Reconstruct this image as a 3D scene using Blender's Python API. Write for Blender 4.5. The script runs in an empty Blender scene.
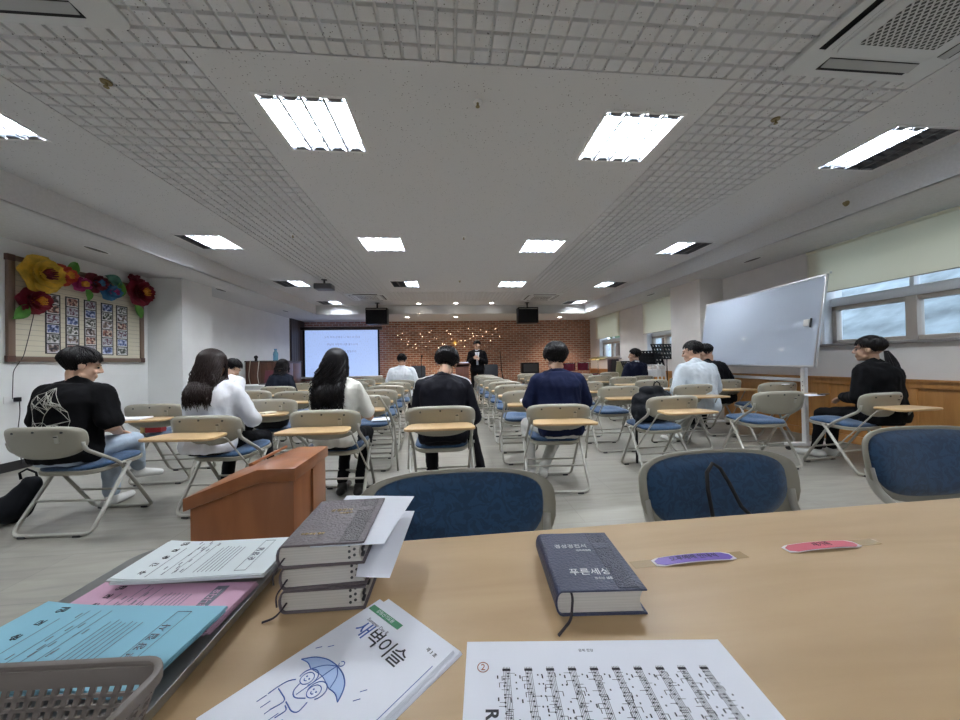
import bpy, bmesh, math, random
from mathutils import Vector, Matrix, Euler, noise
from mathutils.bvhtree import BVHTree
random.seed(7)
SC = bpy.context.scene
COL = SC.collection
PI = math.pi
R = math.radians

# ---------------------------------------------------------------- camera
cam_data = bpy.data.cameras.new('camera')
cam = bpy.data.objects.new('camera', cam_data)
COL.objects.link(cam)
_yaw, _pitch, _roll = .0897, .0085, -.0183
_F = Vector((math.sin(_yaw) * math.cos(_pitch), math.cos(_yaw) * math.cos(_pitch), math.sin(_pitch)))
_R0 = Vector((math.cos(_yaw), -math.sin(_yaw), 0))
_U0 = _R0.cross(_F)
_R = _R0 * math.cos(_roll) + _U0 * math.sin(_roll)
_U = _R.cross(_F)
_m = Matrix((_R, _U, -_F)).transposed().to_4x4()
_m.translation = (0, 0, 1.12)
cam.matrix_world = _m
cam_data.sensor_width = 36
cam_data.lens = 340.3 / 960 * 36
cam_data.clip_start = .02
cam_data.clip_end = 300
SC.camera = cam
SC.view_settings.view_transform = 'Standard'
SC.view_settings.look = 'None'
SC.view_settings.gamma = 1
SC.view_settings.use_curve_mapping = False
SC.view_settings.exposure = 1.1

# ---------------------------------------------------------------- world
world = bpy.data.worlds.new('sky')
SC.world = world
world.use_nodes = True
_bg = world.node_tree.nodes['Background']
_bg.inputs[0].default_value = (.76, .86, 1.0, 1)
_bg.inputs[1].default_value = 2.2
LAMP = 150.0          # strength of a fluorescent tube

# ---------------------------------------------------------------- materials
def mat(name, col, rough=.5, metal=0., spec=.5, bump=None, var=None, emit=None, trans=0., sheen=0., coat=0.):
    """bump=(scale, strength, detail); var=(scale, amount) colour noise"""
    m = bpy.data.materials.new(name)
    m.use_nodes = True
    nt = m.node_tree
    b = nt.nodes['Principled BSDF']
    b.inputs['Base Color'].default_value = (*col, 1)
    b.inputs['Roughness'].default_value = rough
    b.inputs['Metallic'].default_value = metal
    b.inputs['Specular IOR Level'].default_value = spec
    b.inputs['Coat Weight'].default_value = coat
    if sheen:
        b.inputs['Sheen Weight'].default_value = sheen
    if trans:
        b.inputs['Transmission Weight'].default_value = trans
    if emit:
        b.inputs['Emission Color'].default_value = (*emit[0], 1)
        b.inputs['Emission Strength'].default_value = emit[1]
    tc = None
    if bump or var:
        tc = nt.nodes.new('ShaderNodeTexCoord')
    if bump:
        n = nt.nodes.new('ShaderNodeTexNoise')
        n.inputs['Scale'].default_value = bump[0]
        n.inputs['Detail'].default_value = bump[2] if len(bump) > 2 else 3
        nt.links.new(tc.outputs['Object'], n.inputs['Vector'])
        bp = nt.nodes.new('ShaderNodeBump')
        bp.inputs['Strength'].default_value = bump[1]
        bp.inputs['Distance'].default_value = .01
        nt.links.new(n.outputs['Fac'], bp.inputs['Height'])
        nt.links.new(bp.outputs['Normal'], b.inputs['Normal'])
    if var:
        n = nt.nodes.new('ShaderNodeTexNoise')
        n.inputs['Scale'].default_value = var[0]
        n.inputs['Detail'].default_value = 4
        nt.links.new(tc.outputs['Object'], n.inputs['Vector'])
        r = nt.nodes.new('ShaderNodeValToRGB')
        a = var[1]
        r.color_ramp.elements[0].position = .3
        r.color_ramp.elements[1].position = .7
        r.color_ramp.elements[0].color = (*[max(0, c * (1 - a)) for c in col], 1)
        r.color_ramp.elements[1].color = (*[min(1, c * (1 + a)) for c in col], 1)
        nt.links.new(n.outputs['Fac'], r.inputs['Fac'])
        nt.links.new(r.outputs['Color'], b.inputs['Base Color'])
    return m

def nodes(m):
    return m.node_tree.nodes, m.node_tree.links, m.node_tree.nodes['Principled BSDF']

def wood(name, c1, c2, scale=(1, 1, 1), rough=.35, dist=3., coat=.2):
    m = mat(name, c1, rough, coat=coat)
    n, l, b = nodes(m)
    tc = n.new('ShaderNodeTexCoord'); mp = n.new('ShaderNodeMapping')
    mp.inputs['Scale'].default_value = scale
    l.new(tc.outputs['Object'], mp.inputs['Vector'])
    a = n.new('ShaderNodeTexNoise'); a.inputs['Scale'].default_value = 2.2
    a.inputs['Detail'].default_value = 8; a.inputs['Distortion'].default_value = dist * .25
    l.new(mp.outputs['Vector'], a.inputs['Vector'])
    r = n.new('ShaderNodeValToRGB')
    r.color_ramp.elements[0].position = .32; r.color_ramp.elements[1].position = .68
    r.color_ramp.elements[0].color = (*c2, 1); r.color_ramp.elements[1].color = (*c1, 1)
    l.new(a.outputs['Fac'], r.inputs['Fac'])
    l.new(r.outputs['Color'], b.inputs['Base Color'])
    return m

# ---------------------------------------------------------------- mesh building
class MB:
    def __init__(s):
        s.v = []; s.f = []; s.m = []
    def add(s, vs, fs, mi=0):
        o = len(s.v); s.v += [tuple(v) for v in vs]
        s.f += [tuple(i + o for i in f) for f in fs]; s.m += [mi] * len(fs)
    def box(s, c, d, rot=None, mi=0):
        x, y, z = [q / 2 for q in d]
        p = [Vector((a, b, e)) for a in (-x, x) for b in (-y, y) for e in (-z, z)]
        if rot is not None:
            rm = Euler(rot).to_matrix(); p = [rm @ q for q in p]
        c = Vector(c); p = [q + c for q in p]
        s.add(p, [(0, 1, 3, 2), (4, 6, 7, 5), (0, 4, 5, 1), (2, 3, 7, 6), (0, 2, 6, 4), (1, 5, 7, 3)], mi)
    def span(s, a, b, mi=0):
        s.box([(p + q) / 2 for p, q in zip(a, b)], [abs(q - p) for p, q in zip(a, b)], None, mi)
    def loft(s, rings, caps=True, mi=0, closed=True):
        n = len(rings[0]); o = len(s.v); fs = []
        vs = [v for r in rings for v in r]
        k = n if closed else n - 1
        for i in range(len(rings) - 1):
            for j in range(k):
                a = i * n + j; b = i * n + (j + 1) % n
                fs.append((a, b, b + n, a + n))
        if caps and closed:
            fs.append(tuple(range(n - 1, -1, -1)))
            fs.append(tuple(range((len(rings) - 1) * n, len(rings) * n)))
        s.add(vs, fs, mi)
    def tube(s, pts, r, n=8, mi=0, caps=True, flat=1.):
        pts = [Vector(p) for p in pts]
        rs = r if isinstance(r, (list, tuple)) else [r] * len(pts)
        rings = []; up = None
        for i, p in enumerate(pts):
            if i == 0: t = pts[1] - p
            elif i == len(pts) - 1: t = p - pts[i - 1]
            else: t = (pts[i + 1] - p).normalized() + (p - pts[i - 1]).normalized()
            if t.length < 1e-9: t = Vector((0, 0, 1))
            t.normalize()
            if up is None:
                up = Vector((0, 0, 1)) if abs(t.z) < .9 else Vector((0, 1, 0))
            sx = t.cross(up)
            if sx.length < 1e-4: sx = t.cross(Vector((1, 0, 0)))
            sx.normalize(); up2 = sx.cross(t).normalized(); up = up2
            rings.append([p + sx * (math.cos(2 * PI * k / n) * rs[i]) + up2 * (math.sin(2 * PI * k / n) * rs[i] * flat) for k in range(n)])
        s.loft(rings, caps, mi)
    def sphere(s, c, r, nu=12, nv=8, mi=0, rot=None):
        c = Vector(c)
        if not isinstance(r, (list, tuple)): r = (r, r, r)
        rm = rot.to_3x3() if isinstance(rot, Matrix) else (Euler(rot).to_matrix() if rot is not None else None)
        rings = []
        for i in range(1, nv):
            t = PI * i / nv
            ring = []
            for j in range(nu):
                q = Vector((r[0] * math.sin(t) * math.cos(2 * PI * j / nu), r[1] * math.sin(t) * math.sin(2 * PI * j / nu), -r[2] * math.cos(t)))
                if rm is not None: q = rm @ q
                ring.append(c + q)
            rings.append(ring)
        o = len(s.v)
        s.loft(rings, False, mi)
        bot = Vector((0, 0, -r[2])); top = Vector((0, 0, r[2]))
        if rm is not None: bot = rm @ bot; top = rm @ top
        s.v += [tuple(c + bot), tuple(c + top)]
        b = len(s.v) - 2; t_ = b + 1
        last = o + (nv - 2) * nu
        for j in range(nu):
            s.f.append((b, o + (j + 1) % nu, o + j)); s.m.append(mi)
            s.f.append((t_, last + j, last + (j + 1) % nu)); s.m.append(mi)
    def cap(s, a, b, ra, rb, n=10, mi=0):
        """tapered capsule"""
        a = Vector(a); b = Vector(b); d = b - a; L = d.length
        if L < 1e-6: s.sphere(a, ra, n, 6, mi); return
        d.normalize(); e = .92
        pts = [a - d * ra * .98, a - d * ra * .7, a - d * ra * .3, a, b, b + d * rb * .3, b + d * rb * .7, b + d * rb * .98]
        rs = [ra * .15, ra * .71, ra * .95, ra, rb, rb * .95, rb * .71, rb * .15]
        s.tube(pts, rs, n, mi)
    def prism(s, poly, z0, z1, mi=0, axis='z'):
        """poly: 2-D outline, extruded along axis"""
        def P(a, b, h):
            return {'z': (a, b, h), 'y': (a, h, b), 'x': (h, a, b)}[axis]
        r0 = [P(a, b, z0) for a, b in poly]; r1 = [P(a, b, z1) for a, b in poly]
        s.loft([r0, r1], True, mi)
    def build(s, name, mats, parent=None, smooth=False, bevel=0., segs=2, kind=None, loc=None, rot=None):
        me = bpy.data.meshes.new(name)
        me.from_pydata(s.v, [], s.f)
        if not isinstance(mats, (list, tuple)): mats = [mats]
        for m in mats: me.materials.append(m)
        if len(mats) > 1:
            me.polygons.foreach_set('material_index', s.m)
        bm = bmesh.new(); bm.from_mesh(me)
        bmesh.ops.recalc_face_normals(bm, faces=bm.faces)
        if bevel:
            es = [e for e in bm.edges if len(e.link_faces) == 2 and e.calc_face_angle(0) > R(30)]
            bmesh.ops.bevel(bm, geom=es, offset=bevel, segments=segs, affect='EDGES', profile=.5, clamp_overlap=True)
        bm.to_mesh(me); bm.free()
        if smooth or bevel:
            me.polygons.foreach_set('use_smooth', [True] * len(me.polygons))
            if not smooth or smooth == 'auto':
                try: me.set_sharp_from_angle(angle=R(38))
                except Exception: pass
        o = bpy.data.objects.new(name, me)
        COL.objects.link(o)
        if parent: o.parent = parent
        if loc: o.location = loc
        if rot: o.rotation_euler = rot
        if kind: o['kind'] = kind
        return o

def empty(name, label, cat, loc=(0, 0, 0), rz=0., group=None):
    o = bpy.data.objects.new(name, None); COL.objects.link(o)
    o.location = loc; o.rotation_euler = (0, 0, rz)
    o['label'] = label; o['category'] = cat
    if group: o['group'] = group
    return o
def tag(o, label, cat, group=None):
    o['label'] = label; o['category'] = cat
    if group: o['group'] = group
    return o
def copy_tree(o, parent=None):
    c = o.copy(); COL.objects.link(c); c.parent = parent
    for ch in o.children: copy_tree(ch, c)
    return c
def arc(c, r, a0, a1, n, plane='xz'):
    out = []
    for i in range(n + 1):
        a = a0 + (a1 - a0) * i / n
        u, v = r * math.cos(a), r * math.sin(a)
        out.append((c[0] + u, c[1], c[2] + v) if plane == 'xz' else ((c[0] + u, c[1] + v, c[2]) if plane == 'xy' else (c[0], c[1] + u, c[2] + v)))
    return out
def fillet(pts, r, n=5):
    """round the corners of a polyline"""
    pts = [Vector(p) for p in pts]; out = [pts[0]]
    for i in range(1, len(pts) - 1):
        a, b, c = pts[i - 1], pts[i], pts[i + 1]
        da = (a - b); dc = (c - b)
        q = min(r, da.length * .49, dc.length * .49)
        p0 = b + da.normalized() * q; p1 = b + dc.normalized() * q
        for k in range(n + 1):
            t = k / n
            out.append(p0 * (1 - t) ** 2 + b * 2 * t * (1 - t) + p1 * t * t)
    out.append(pts[-1]); return out
def superrect(w, h, r, n=5, cx=0., cy=0.):
    """rounded rectangle outline, CCW"""
    out = []
    for sx, sy, a in ((1, 1, 0), (-1, 1, 90), (-1, -1, 180), (1, -1, 270)):
        for k in range(n + 1):
            t = R(a + 90 * k / n)
            out.append((cx + sx * (w / 2 - r) + r * math.cos(t), cy + sy * (h / 2 - r) + r * math.sin(t)))
    return out
def lettering(txt, size, m, parent, loc, rot=(0, 0, 0), name='lettering', align='CENTER', stretch=1., ext=.0003, bold=0., thing=False):
    c = bpy.data.curves.new(name, 'FONT'); c.body = txt; c.size = size
    c.align_x = align; c.align_y = 'CENTER'; c.extrude = ext; c.offset = bold; c.resolution_u = 3
    t = bpy.data.objects.new(name, c); COL.objects.link(t)
    bpy.context.view_layer.update()
    me = bpy.data.meshes.new_from_object(t.evaluated_get(bpy.context.evaluated_depsgraph_get()))
    bpy.data.objects.remove(t); bpy.data.curves.remove(c)
    me.materials.clear(); me.materials.append(m)
    for v in me.vertices: v.co.x *= stretch
    o = bpy.data.objects.new(name, me); COL.objects.link(o)
    o.parent = parent; o.location = loc; o.rotation_euler = rot
    return o
# ================================================================ the room
XL, XR, YB, YF = -4.93, 5.15, 12.1, -3.6      # side walls, brick wall, wall behind the camera
ZC, ZS, ZG = 2.88, 2.616, 2.897                # ceiling, soffit, bottom of the ceiling grooves
RX0, RX1, RY0, RY1 = -3.85, 4.25, -2.9, 10.3   # recessed part of the ceiling

M_wall = mat('painted_wall', (.78, .79, .79), .6, bump=(60, .05), var=(3, .03))
M_wall_r = mat('wall_paper', (.80, .765, .74), .6, bump=(80, .08), var=(4, .03))
M_white = mat('white_paint', (.75, .75, .75), .45)
M_black = mat('black_plastic', (.006, .006, .008), .45, spec=.25)
M_dark = mat('dark_rubber', (.03, .03, .033), .5)
M_chrome = mat('chrome', (.7, .7, .7), .2, metal=1)
M_alu = mat('aluminium', (.55, .55, .56), .35, metal=.8)

def ceiling_mat(name, sc=1.):
    m = mat(name, (.70, .70, .70), .85, spec=.2)
    n, l, b = nodes(m)
    tc = n.new('ShaderNodeTexCoord')
    v = n.new('ShaderNodeTexVoronoi'); v.inputs['Scale'].default_value = 46
    l.new(tc.outputs['Object'], v.inputs['Vector'])
    r = n.new('ShaderNodeValToRGB')
    r.color_ramp.elements[0].position = .10; r.color_ramp.elements[0].color = (.16, .155, .15, 1)
    r.color_ramp.elements[1].position = .20; r.color_ramp.elements[1].color = (1, 1, 1, 1)
    l.new(v.outputs['Distance'], r.inputs['Fac'])
    n2 = n.new('ShaderNodeTexNoise'); n2.inputs['Scale'].default_value = 14; n2.inputs['Detail'].default_value = 6
    l.new(tc.outputs['Object'], n2.inputs['Vector'])
    r2 = n.new('ShaderNodeValToRGB')
    r2.color_ramp.elements[0].position = .46; r2.color_ramp.elements[0].color = (1, 1, 1, 1)
    r2.color_ramp.elements[1].position = .56; r2.color_ramp.elements[1].color = (0, 0, 0, 1)
    l.new(n2.outputs['Fac'], r2.inputs['Fac'])
    mx = n.new('ShaderNodeMix'); mx.data_type = 'RGBA'; mx.blend_type = 'MIX'
    l.new(r2.outputs['Color'], mx.inputs['Factor'])
    l.new(r.outputs['Color'], mx.inputs['A']); mx.inputs['B'].default_value = (1, 1, 1, 1)
    m2 = n.new('ShaderNodeMix'); m2.data_type = 'RGBA'; m2.blend_type = 'MULTIPLY'
    m2.inputs['Factor'].default_value = 1
    m2.inputs['A'].default_value = (.64, .645, .66, 1)
    l.new(mx.outputs['Result'], m2.inputs['B'])
    l.new(m2.outputs['Result'], b.inputs['Base Color'])
    bp = n.new('ShaderNodeBump'); bp.inputs['Strength'].default_value = .35; bp.inputs['Distance'].default_value = .004
    l.new(mx.outputs['Result'], bp.inputs['Height']); l.new(bp.outputs['Normal'], b.inputs['Normal'])
    return m
M_ceil = ceiling_mat('mineral_fibre_tile')
M_soff = mat('soffit_board', (.64, .64, .645), .8, spec=.2, bump=(90, .15), var=(40, .05))

# ---- floor: grey vinyl planks
def floor_mat():
    m = mat('grey_vinyl_planks', (.3, .3, .29), .32, spec=.45)
    n, l, b = nodes(m)
    tc = n.new('ShaderNodeTexCoord'); mp = n.new('ShaderNodeMapping')
    l.new(tc.outputs['Object'], mp.inputs['Vector'])
    bk = n.new('ShaderNodeTexBrick')
    bk.inputs['Scale'].default_value = 1; bk.inputs['Brick Width'].default_value = .92; bk.inputs['Row Height'].default_value = .46
    bk.inputs['Mortar Size'].default_value = .0018; bk.inputs['Color1'].default_value = (.240, .228, .198, 1)
    bk.inputs['Color2'].default_value = (.268, .255, .222, 1); bk.inputs['Mortar'].default_value = (.17, .165, .15, 1)
    l.new(mp.outputs['Vector'], bk.inputs['Vector'])
    mp2 = n.new('ShaderNodeMapping'); mp2.inputs['Scale'].default_value = (1.1, 7, 1)
    l.new(tc.outputs['Object'], mp2.inputs['Vector'])
    ns = n.new('ShaderNodeTexNoise'); ns.inputs['Scale'].default_value = 2.4; ns.inputs['Detail'].default_value = 8
    ns.inputs['Distortion'].default_value = .6
    l.new(mp2.outputs['Vector'], ns.inputs['Vector'])
    r = n.new('ShaderNodeValToRGB')
    r.color_ramp.elements[0].position = .3; r.color_ramp.elements[0].color = (.84, .84, .84, 1)
    r.color_ramp.elements[1].position = .7; r.color_ramp.elements[1].color = (1.13, 1.13, 1.13, 1)
    l.new(ns.outputs['Fac'], r.inputs['Fac'])
    mx = n.new('ShaderNodeMix'); mx.data_type = 'RGBA'; mx.blend_type = 'MULTIPLY'; mx.inputs['Factor'].default_value = 1
    l.new(bk.outputs['Color'], mx.inputs['A']); l.new(r.outputs['Color'], mx.inputs['B'])
    l.new(mx.outputs['Result'], b.inputs['Base Color'])
    return m
fb = MB(); fb.span((XL - .1, YF - .1, -.05), (XR + .5, YB + .2, 0))
fb.build('floor', floor_mat(), kind='structure')

# ---- brick wall
def brick_mat():
    m = mat('red_brick', (.3, .12, .08), .8)
    n, l, b = nodes(m)
    tc = n.new('ShaderNodeTexCoord'); sp = n.new('ShaderNodeSeparateXYZ'); cb = n.new('ShaderNodeCombineXYZ')
    l.new(tc.outputs['Object'], sp.inputs[0]); l.new(sp.outputs['X'], cb.inputs['X']); l.new(sp.outputs['Z'], cb.inputs['Y'])
    bk = n.new('ShaderNodeTexBrick')
    bk.inputs['Scale'].default_value = 1; bk.inputs['Brick Width'].default_value = .21; bk.inputs['Row Height'].default_value = .075
    bk.inputs['Mortar Size'].default_value = .011; bk.inputs['Mortar Smooth'].default_value = .15
    bk.inputs['Color1'].default_value = (.40, .165, .095, 1); bk.inputs['Color2'].default_value = (.25, .10, .06, 1)
    bk.inputs['Mortar'].default_value = (.50, .42, .35, 1); bk.inputs['Bias'].default_value = -.1
    l.new(cb.outputs[0], bk.inputs['Vector'])
    ns = n.new('ShaderNodeTexNoise'); ns.inputs['Scale'].default_value = 5; ns.inputs['Detail'].default_value = 6
    l.new(tc.outputs['Object'], ns.inputs['Vector'])
    mx = n.new('ShaderNodeMix'); mx.data_type = 'RGBA'; mx.blend_type = 'OVERLAY'; mx.inputs['Factor'].default_value = .35
    l.new(bk.outputs['Color'], mx.inputs['A']); l.new(ns.outputs['Fac'], mx.inputs['B'])
    l.new(mx.outputs['Result'], b.inputs['Base Color'])
    bp = n.new('ShaderNodeBump'); bp.inputs['Strength'].default_value = .6; bp.inputs['Distance'].default_value = .01
    inv = n.new('ShaderNodeMath'); inv.operation = 'SUBTRACT'; inv.inputs[0].default_value = 1
    l.new(bk.outputs['Fac'], inv.inputs[1]); l.new(inv.outputs[0], bp.inputs['Height'])
    l.new(bp.outputs['Normal'], b.inputs['Normal'])
    return m
M_brick = brick_mat()
wb = MB(); wb.span((XL - .1, YB, 0), (XR + .1, YB + .15, 3.0))
wb.span((1.85, YB - .06, 0), (XR, YB + .05, ZS + .2))
wb.build('wall_back', M_brick, kind='structure')

# ---- left wall, pier and dark brown slatted panel at its far end
w = MB(); w.span((XL - .15, YF, 0), (XL, YB, 3.0))
w.build('wall_left', M_wall, kind='structure')
w = MB(); w.span((XL - .02, 6.05, 0), (-4.40, 6.77, ZS + .02))
w.build('wall_left_pier', M_wall, kind='structure')
M_dkbrown = mat('dark_brown_panel', (.06, .042, .036), .5, bump=(20, .1))
w = MB()
for i in range(6):
    w.box((XL + .03, 11.14 + i * .155, ZS / 2), (.05, .14, ZS))
w.span((XL, 11.05, 0), (XL + .025, YB, ZS))
w.build('trim_1', M_dkbrown, kind='structure')
M_base = mat('black_skirting', (.02, .02, .022), .4)
w = MB(); w.span((XL, YF, 0), (XL + .015, 6.05, .105)); w.span((XL, 6.77, 0), (XL + .015, 11.05, .105))
w.span((XL, 6.035, 0), (-4.385, 6.05, .105)); w.span((-4.4, 6.05, 0), (-4.385, 6.77, .105))
w.build('baseboard_left', M_base, kind='structure', bevel=.003)
w = MB(); w.span((XL, YF - .15, 0), (XR, YF, 3.0)); w.build('wall_rear', M_wall, kind='structure')

# ---- right wall with window openings
WIN = [(1.2, 4.27, 1.29, ZS), (7.0, 8.47, 1.2, ZS), (9.85, 11.3, 1.2, ZS)]   # y0, y1, sill, top
w = MB(); y = YF
for (a, b, s, t) in WIN:
    w.span((XR, y, 0), (XR + .3, a, 3.0)); w.span((XR, a, 0), (XR + .3, b, s)); w.span((XR, a, t), (XR + .3, b, 3.0)); y = b
w.span((XR, y, 0), (XR + .3, YB, 3.0))
w.build('wall_right', M_wall_r, kind='structure')
w = MB(); w.span((4.68, 5.96, 0), (XR + .02, 6.80, ZS + .02)); w.build('wall_right_pier', M_wall_r, kind='structure')

# ---- wainscot
M_wains = wood('honey_wainscot', (.56, .275, .085), (.45, .20, .055), (9, 9, .8), .35)
def wainscot(name, y0, y1, x=XR):
    o = MB(); o.span((x - .012, y0, .1), (x, y1, .78))
    n = max(1, round((y1 - y0) / .9)); st = (y1 - y0) / n
    for i in range(n + 1):
        yy = min(max(y0 + i * st, y0 + .04), y1 - .04)
        o.span((x - .03, yy - .04, .1), (x, yy + .04, .78))
    o.span((x - .03, y0, 0), (x, y1, .1))
    o.span((x - .035, y0, .755), (x, y1, .83)); o.span((x - .055, y0, .825), (x, y1, .85))
    return o.build(name, M_wains, kind='structure', bevel=.003)
wainscot('trim_2', -1., 5.96); wainscot('trim_3', 6.8, YB - .06)

# ---- ceiling
FX = [-3.31, -.94, 1.43, 3.74]; FY = [-2.3, .08, 2.58, 5.08, 7.58, 9.86]; FS = .57
HOLES = []
for i, x in enumerate(FX):
    for j, yv in enumerate(FY):
        if j == 0 and i in (0, 3): continue  # first row: two unseen lit fixtures added to brighten the chair fronts
        if j == 5 and i in (1, 2): continue
        HOLES.append((x - FS / 2, yv - FS / 2, x + FS / 2, yv + FS / 2, i, j))
def in_pattern(x, yv):
    if not (.785 < yv < 9.585): return False
    if -2.63 < x < -1.43 or 1.85 < x < 3.05: return True
    if -2.63 < x < 3.05 and (yv < 1.985 or yv > 8.385): return True
    return False
xs = sorted({RX0, RX1, -2.63, -1.43, 1.85, 3.05} | {h[0] for h in HOLES} | {h[2] for h in HOLES})
ys = sorted({RY0, RY1, .785, 1.985, 8.385, 9.585} | {h[1] for h in HOLES} | {h[3] for h in HOLES})
flat = MB()
for a, b in zip(xs, xs[1:]):
    for c, d in zip(ys, ys[1:]):
        cx, cy = (a + b) / 2, (c + d) / 2
        if in_pattern(cx, cy): continue
        if any(h[0] < cx < h[2] and h[1] < cy < h[3] for h in HOLES): continue
        flat.add([(a, c, ZC), (b, c, ZC), (b, d, ZC), (a, d, ZC)], [(0, 1, 2, 3)])
# groove bottom and the raised squares of the patterned tiles
for (a, c, b, d) in [(-2.63, .785, 3.05, 1.985), (-2.63, 8.385, 3.05, 9.585), (-2.63, 1.985, -1.43, 8.385), (1.85, 1.985, 3.05, 8.385)]:
    flat.add([(a, c, ZG), (b, c, ZG), (b, d, ZG), (a, d, ZG)], [(0, 1, 2, 3)])
for (p, q) in [((-2.63, .785), (3.05, .785)), ((-2.63, 9.585), (3.05, 9.585)), ((-2.63, .785), (-2.63, 9.585)), ((3.05, .785), (3.05, 9.585)),
               ((-1.43, 1.985), (1.85, 1.985)), ((-1.43, 8.385), (1.85, 8.385)), ((-1.43, 1.985), (-1.43, 8.385)), ((1.85, 1.985), (1.85, 8.385))]:
    flat.add([(*p, ZC), (*q, ZC), (*q, ZG), (*p, ZG)], [(0, 1, 2, 3)])
flat.build('ceiling', M_ceil, kind='structure')
pad = MB(); cs = .1; g = .0055; sl = .005
ny = int(8.8 / cs); nx = int(round(5.68 / cs))
csx = 5.68 / nx
def padq(x0, y0, x1, y1):
    a = [(x0 + g, y0 + g, ZG), (x1 - g, y0 + g, ZG), (x1 - g, y1 - g, ZG), (x0 + g, y1 - g, ZG)]
    b = [(x0 + g + sl, y0 + g + sl, ZC), (x1 - g - sl, y0 + g + sl, ZC), (x1 - g - sl, y1 - g - sl, ZC), (x0 + g + sl, y1 - g - sl, ZC)]
    pad.add(a + b, [(4, 5, 6, 7), (0, 1, 5, 4), (1, 2, 6, 5), (2, 3, 7, 6), (3, 0, 4, 7)])
for (x0, nx, y0, ny) in [(-2.63, 12, .785, 88), (1.85, 12, .785, 88)]:
    for i in range(nx):
        for j in range(ny): padq(x0 + i * .1, y0 + j * .1, x0 + i * .1 + .1, y0 + j * .1 + .1)
st = 3.28 / 33
for i in range(33):
    for j in range(12):
        for yy in (.785, 8.385): padq(-1.43 + i * st, yy + j * .1, -1.43 + i * st + st, yy + j * .1 + .1)
pad.build('ceiling_pattern', M_ceil, kind='structure')
# soffit ring round the recess
s = MB()
s.span((XL, YF, ZS), (RX0, YB, ZS + .02)); s.span((RX1, YF, ZS), (XR, YB, ZS + .02))
s.span((RX0, RY1, ZS), (RX1, YB, ZS + .02)); s.span((RX0, YF, ZS), (RX1, RY0, ZS + .02))
s.span((RX0 - .03, RY0 - .03, ZS), (RX0, RY1 + .03, 2.92)); s.span((RX1, RY0 - .03, ZS), (RX1 + .03, RY1 + .03, 2.92))
s.span((RX0, RY1, ZS), (RX1, RY1 + .03, 2.92)); s.span((RX0, RY0 - .03, ZS), (RX1, RY0, 2.92))
# little shadow-gap moulding at the lower edge
s.span((RX0, RY0, ZS), (RX0 + .012, RY1, ZS + .02)); s.span((RX1 - .012, RY0, ZS), (RX1, RY1, ZS + .02)); s.span((RX0, RY1 - .012, ZS), (RX1, RY1, ZS + .02))
s.span((XL, YF, 2.99), (XR, YB, 3.02))
s.build('ceiling_soffit', M_soff, kind='structure')

# ---- recessed fluorescent lights
M_tube_on = mat('lit_tube', (1, 1, 1), .4, emit=((.90, .95, 1.0), LAMP))
M_tube_off = mat('unlit_tube', (.7, .7, .7), .3)
M_refl = mat('louvre_metal', (.13, .14, .155), .3, metal=.4)
M_frame = mat('light_frame', (.72, .72, .73), .4)
def light(x, y, lit, label):
    o = empty('ceiling_light', label, 'ceiling light', (x, y, ZC), 0, 'square fluorescent ceiling lights')
    h = FS / 2; f = MB(); t = .018
    for a, b in (((-h - t, -h - t), (h + t, -h + .004)), ((-h - t, h - .004), (h + t, h + t)), ((-h - t, -h), (-h + .004, h)), ((h - .004, -h), (h + t, h))):
        f.span((*a, -.006), (*b, .002))
    f.build('frame', M_frame, o, bevel=.002, segs=1)
    for k in range(1, 4):
        q = MB(); q.span((-h + k * FS / 4 - .0085, -h, -.004), (-h + k * FS / 4 + .0085, h, .0)); q.build('divider', M_refl, o)
    for k in range(4):
        for e in (-1, 1):
            q = MB(); xx = -h + (k + .5) * FS / 4; q.prism([(xx - .055, e * h), (xx + .055, e * h), (xx + .03, e * (h - .035)), (xx - .03, e * (h - .035))], -.003, .0); q.build('end_plate', M_refl, o)
    for k in range(8):
        q = MB(); yy = -h + .07 + k * (FS - .14) / 7; q.span((-h, yy - .0018, -.002), (h, yy + .0018, .0)); q.build('cross_blade', M_refl, o)
    r = MB(); w_ = FS / 4
    r.span((-h, -h, .085), (h, h, .09))
    for sx in (-1, 1): r.span((sx * h, -h, 0), (sx * h - sx * .003, h, .09)); r.span((-h, sx * h, 0), (h, sx * h - sx * .003, .09))
    for k in range(4):
        x0 = -h + k * w_
        # parabolic trough
        pts = []
        for q in range(7):
            u = -1 + 2 * q / 6
            pts.append((x0 + w_ / 2 + u * w_ / 2 * .98, .078 - (u * u) * .074))
        for p, q in zip(pts, pts[1:]):
            r.add([(p[0], -h + .004, p[1]), (q[0], -h + .004, q[1]), (q[0], h - .004, q[1]), (p[0], h - .004, p[1])], [(0, 1, 2, 3)])
        if k: r.box((x0, 0, .022), (.013, FS - .01, .05))
        for c_ in range(7):
            yy = -h + .05 + c_ * (FS - .1) / 6
            r.add([(x0 + .006, yy, .003), (x0 + w_ - .006, yy, .003), (x0 + w_ - .03, yy, .03), (x0 + .03, yy, .03)], [(0, 1, 2, 3)])
    r.build('louvre', M_refl, o)
    for k in range(4):
        x0 = -h + (k + .5) * w_
        t_ = MB(); t_.tube([(x0, -h + .04, .05), (x0, h - .04, .05)], .016, 8)
        t_.build('tube', M_tube_on if lit[k] else M_tube_off, o, smooth='auto')
        for e in (-1, 1): c_ = MB(); c_.box((x0, e * (h - .025), .05), (.03, .03, .035)); c_.build('socket', M_white, o)
    return o
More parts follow.
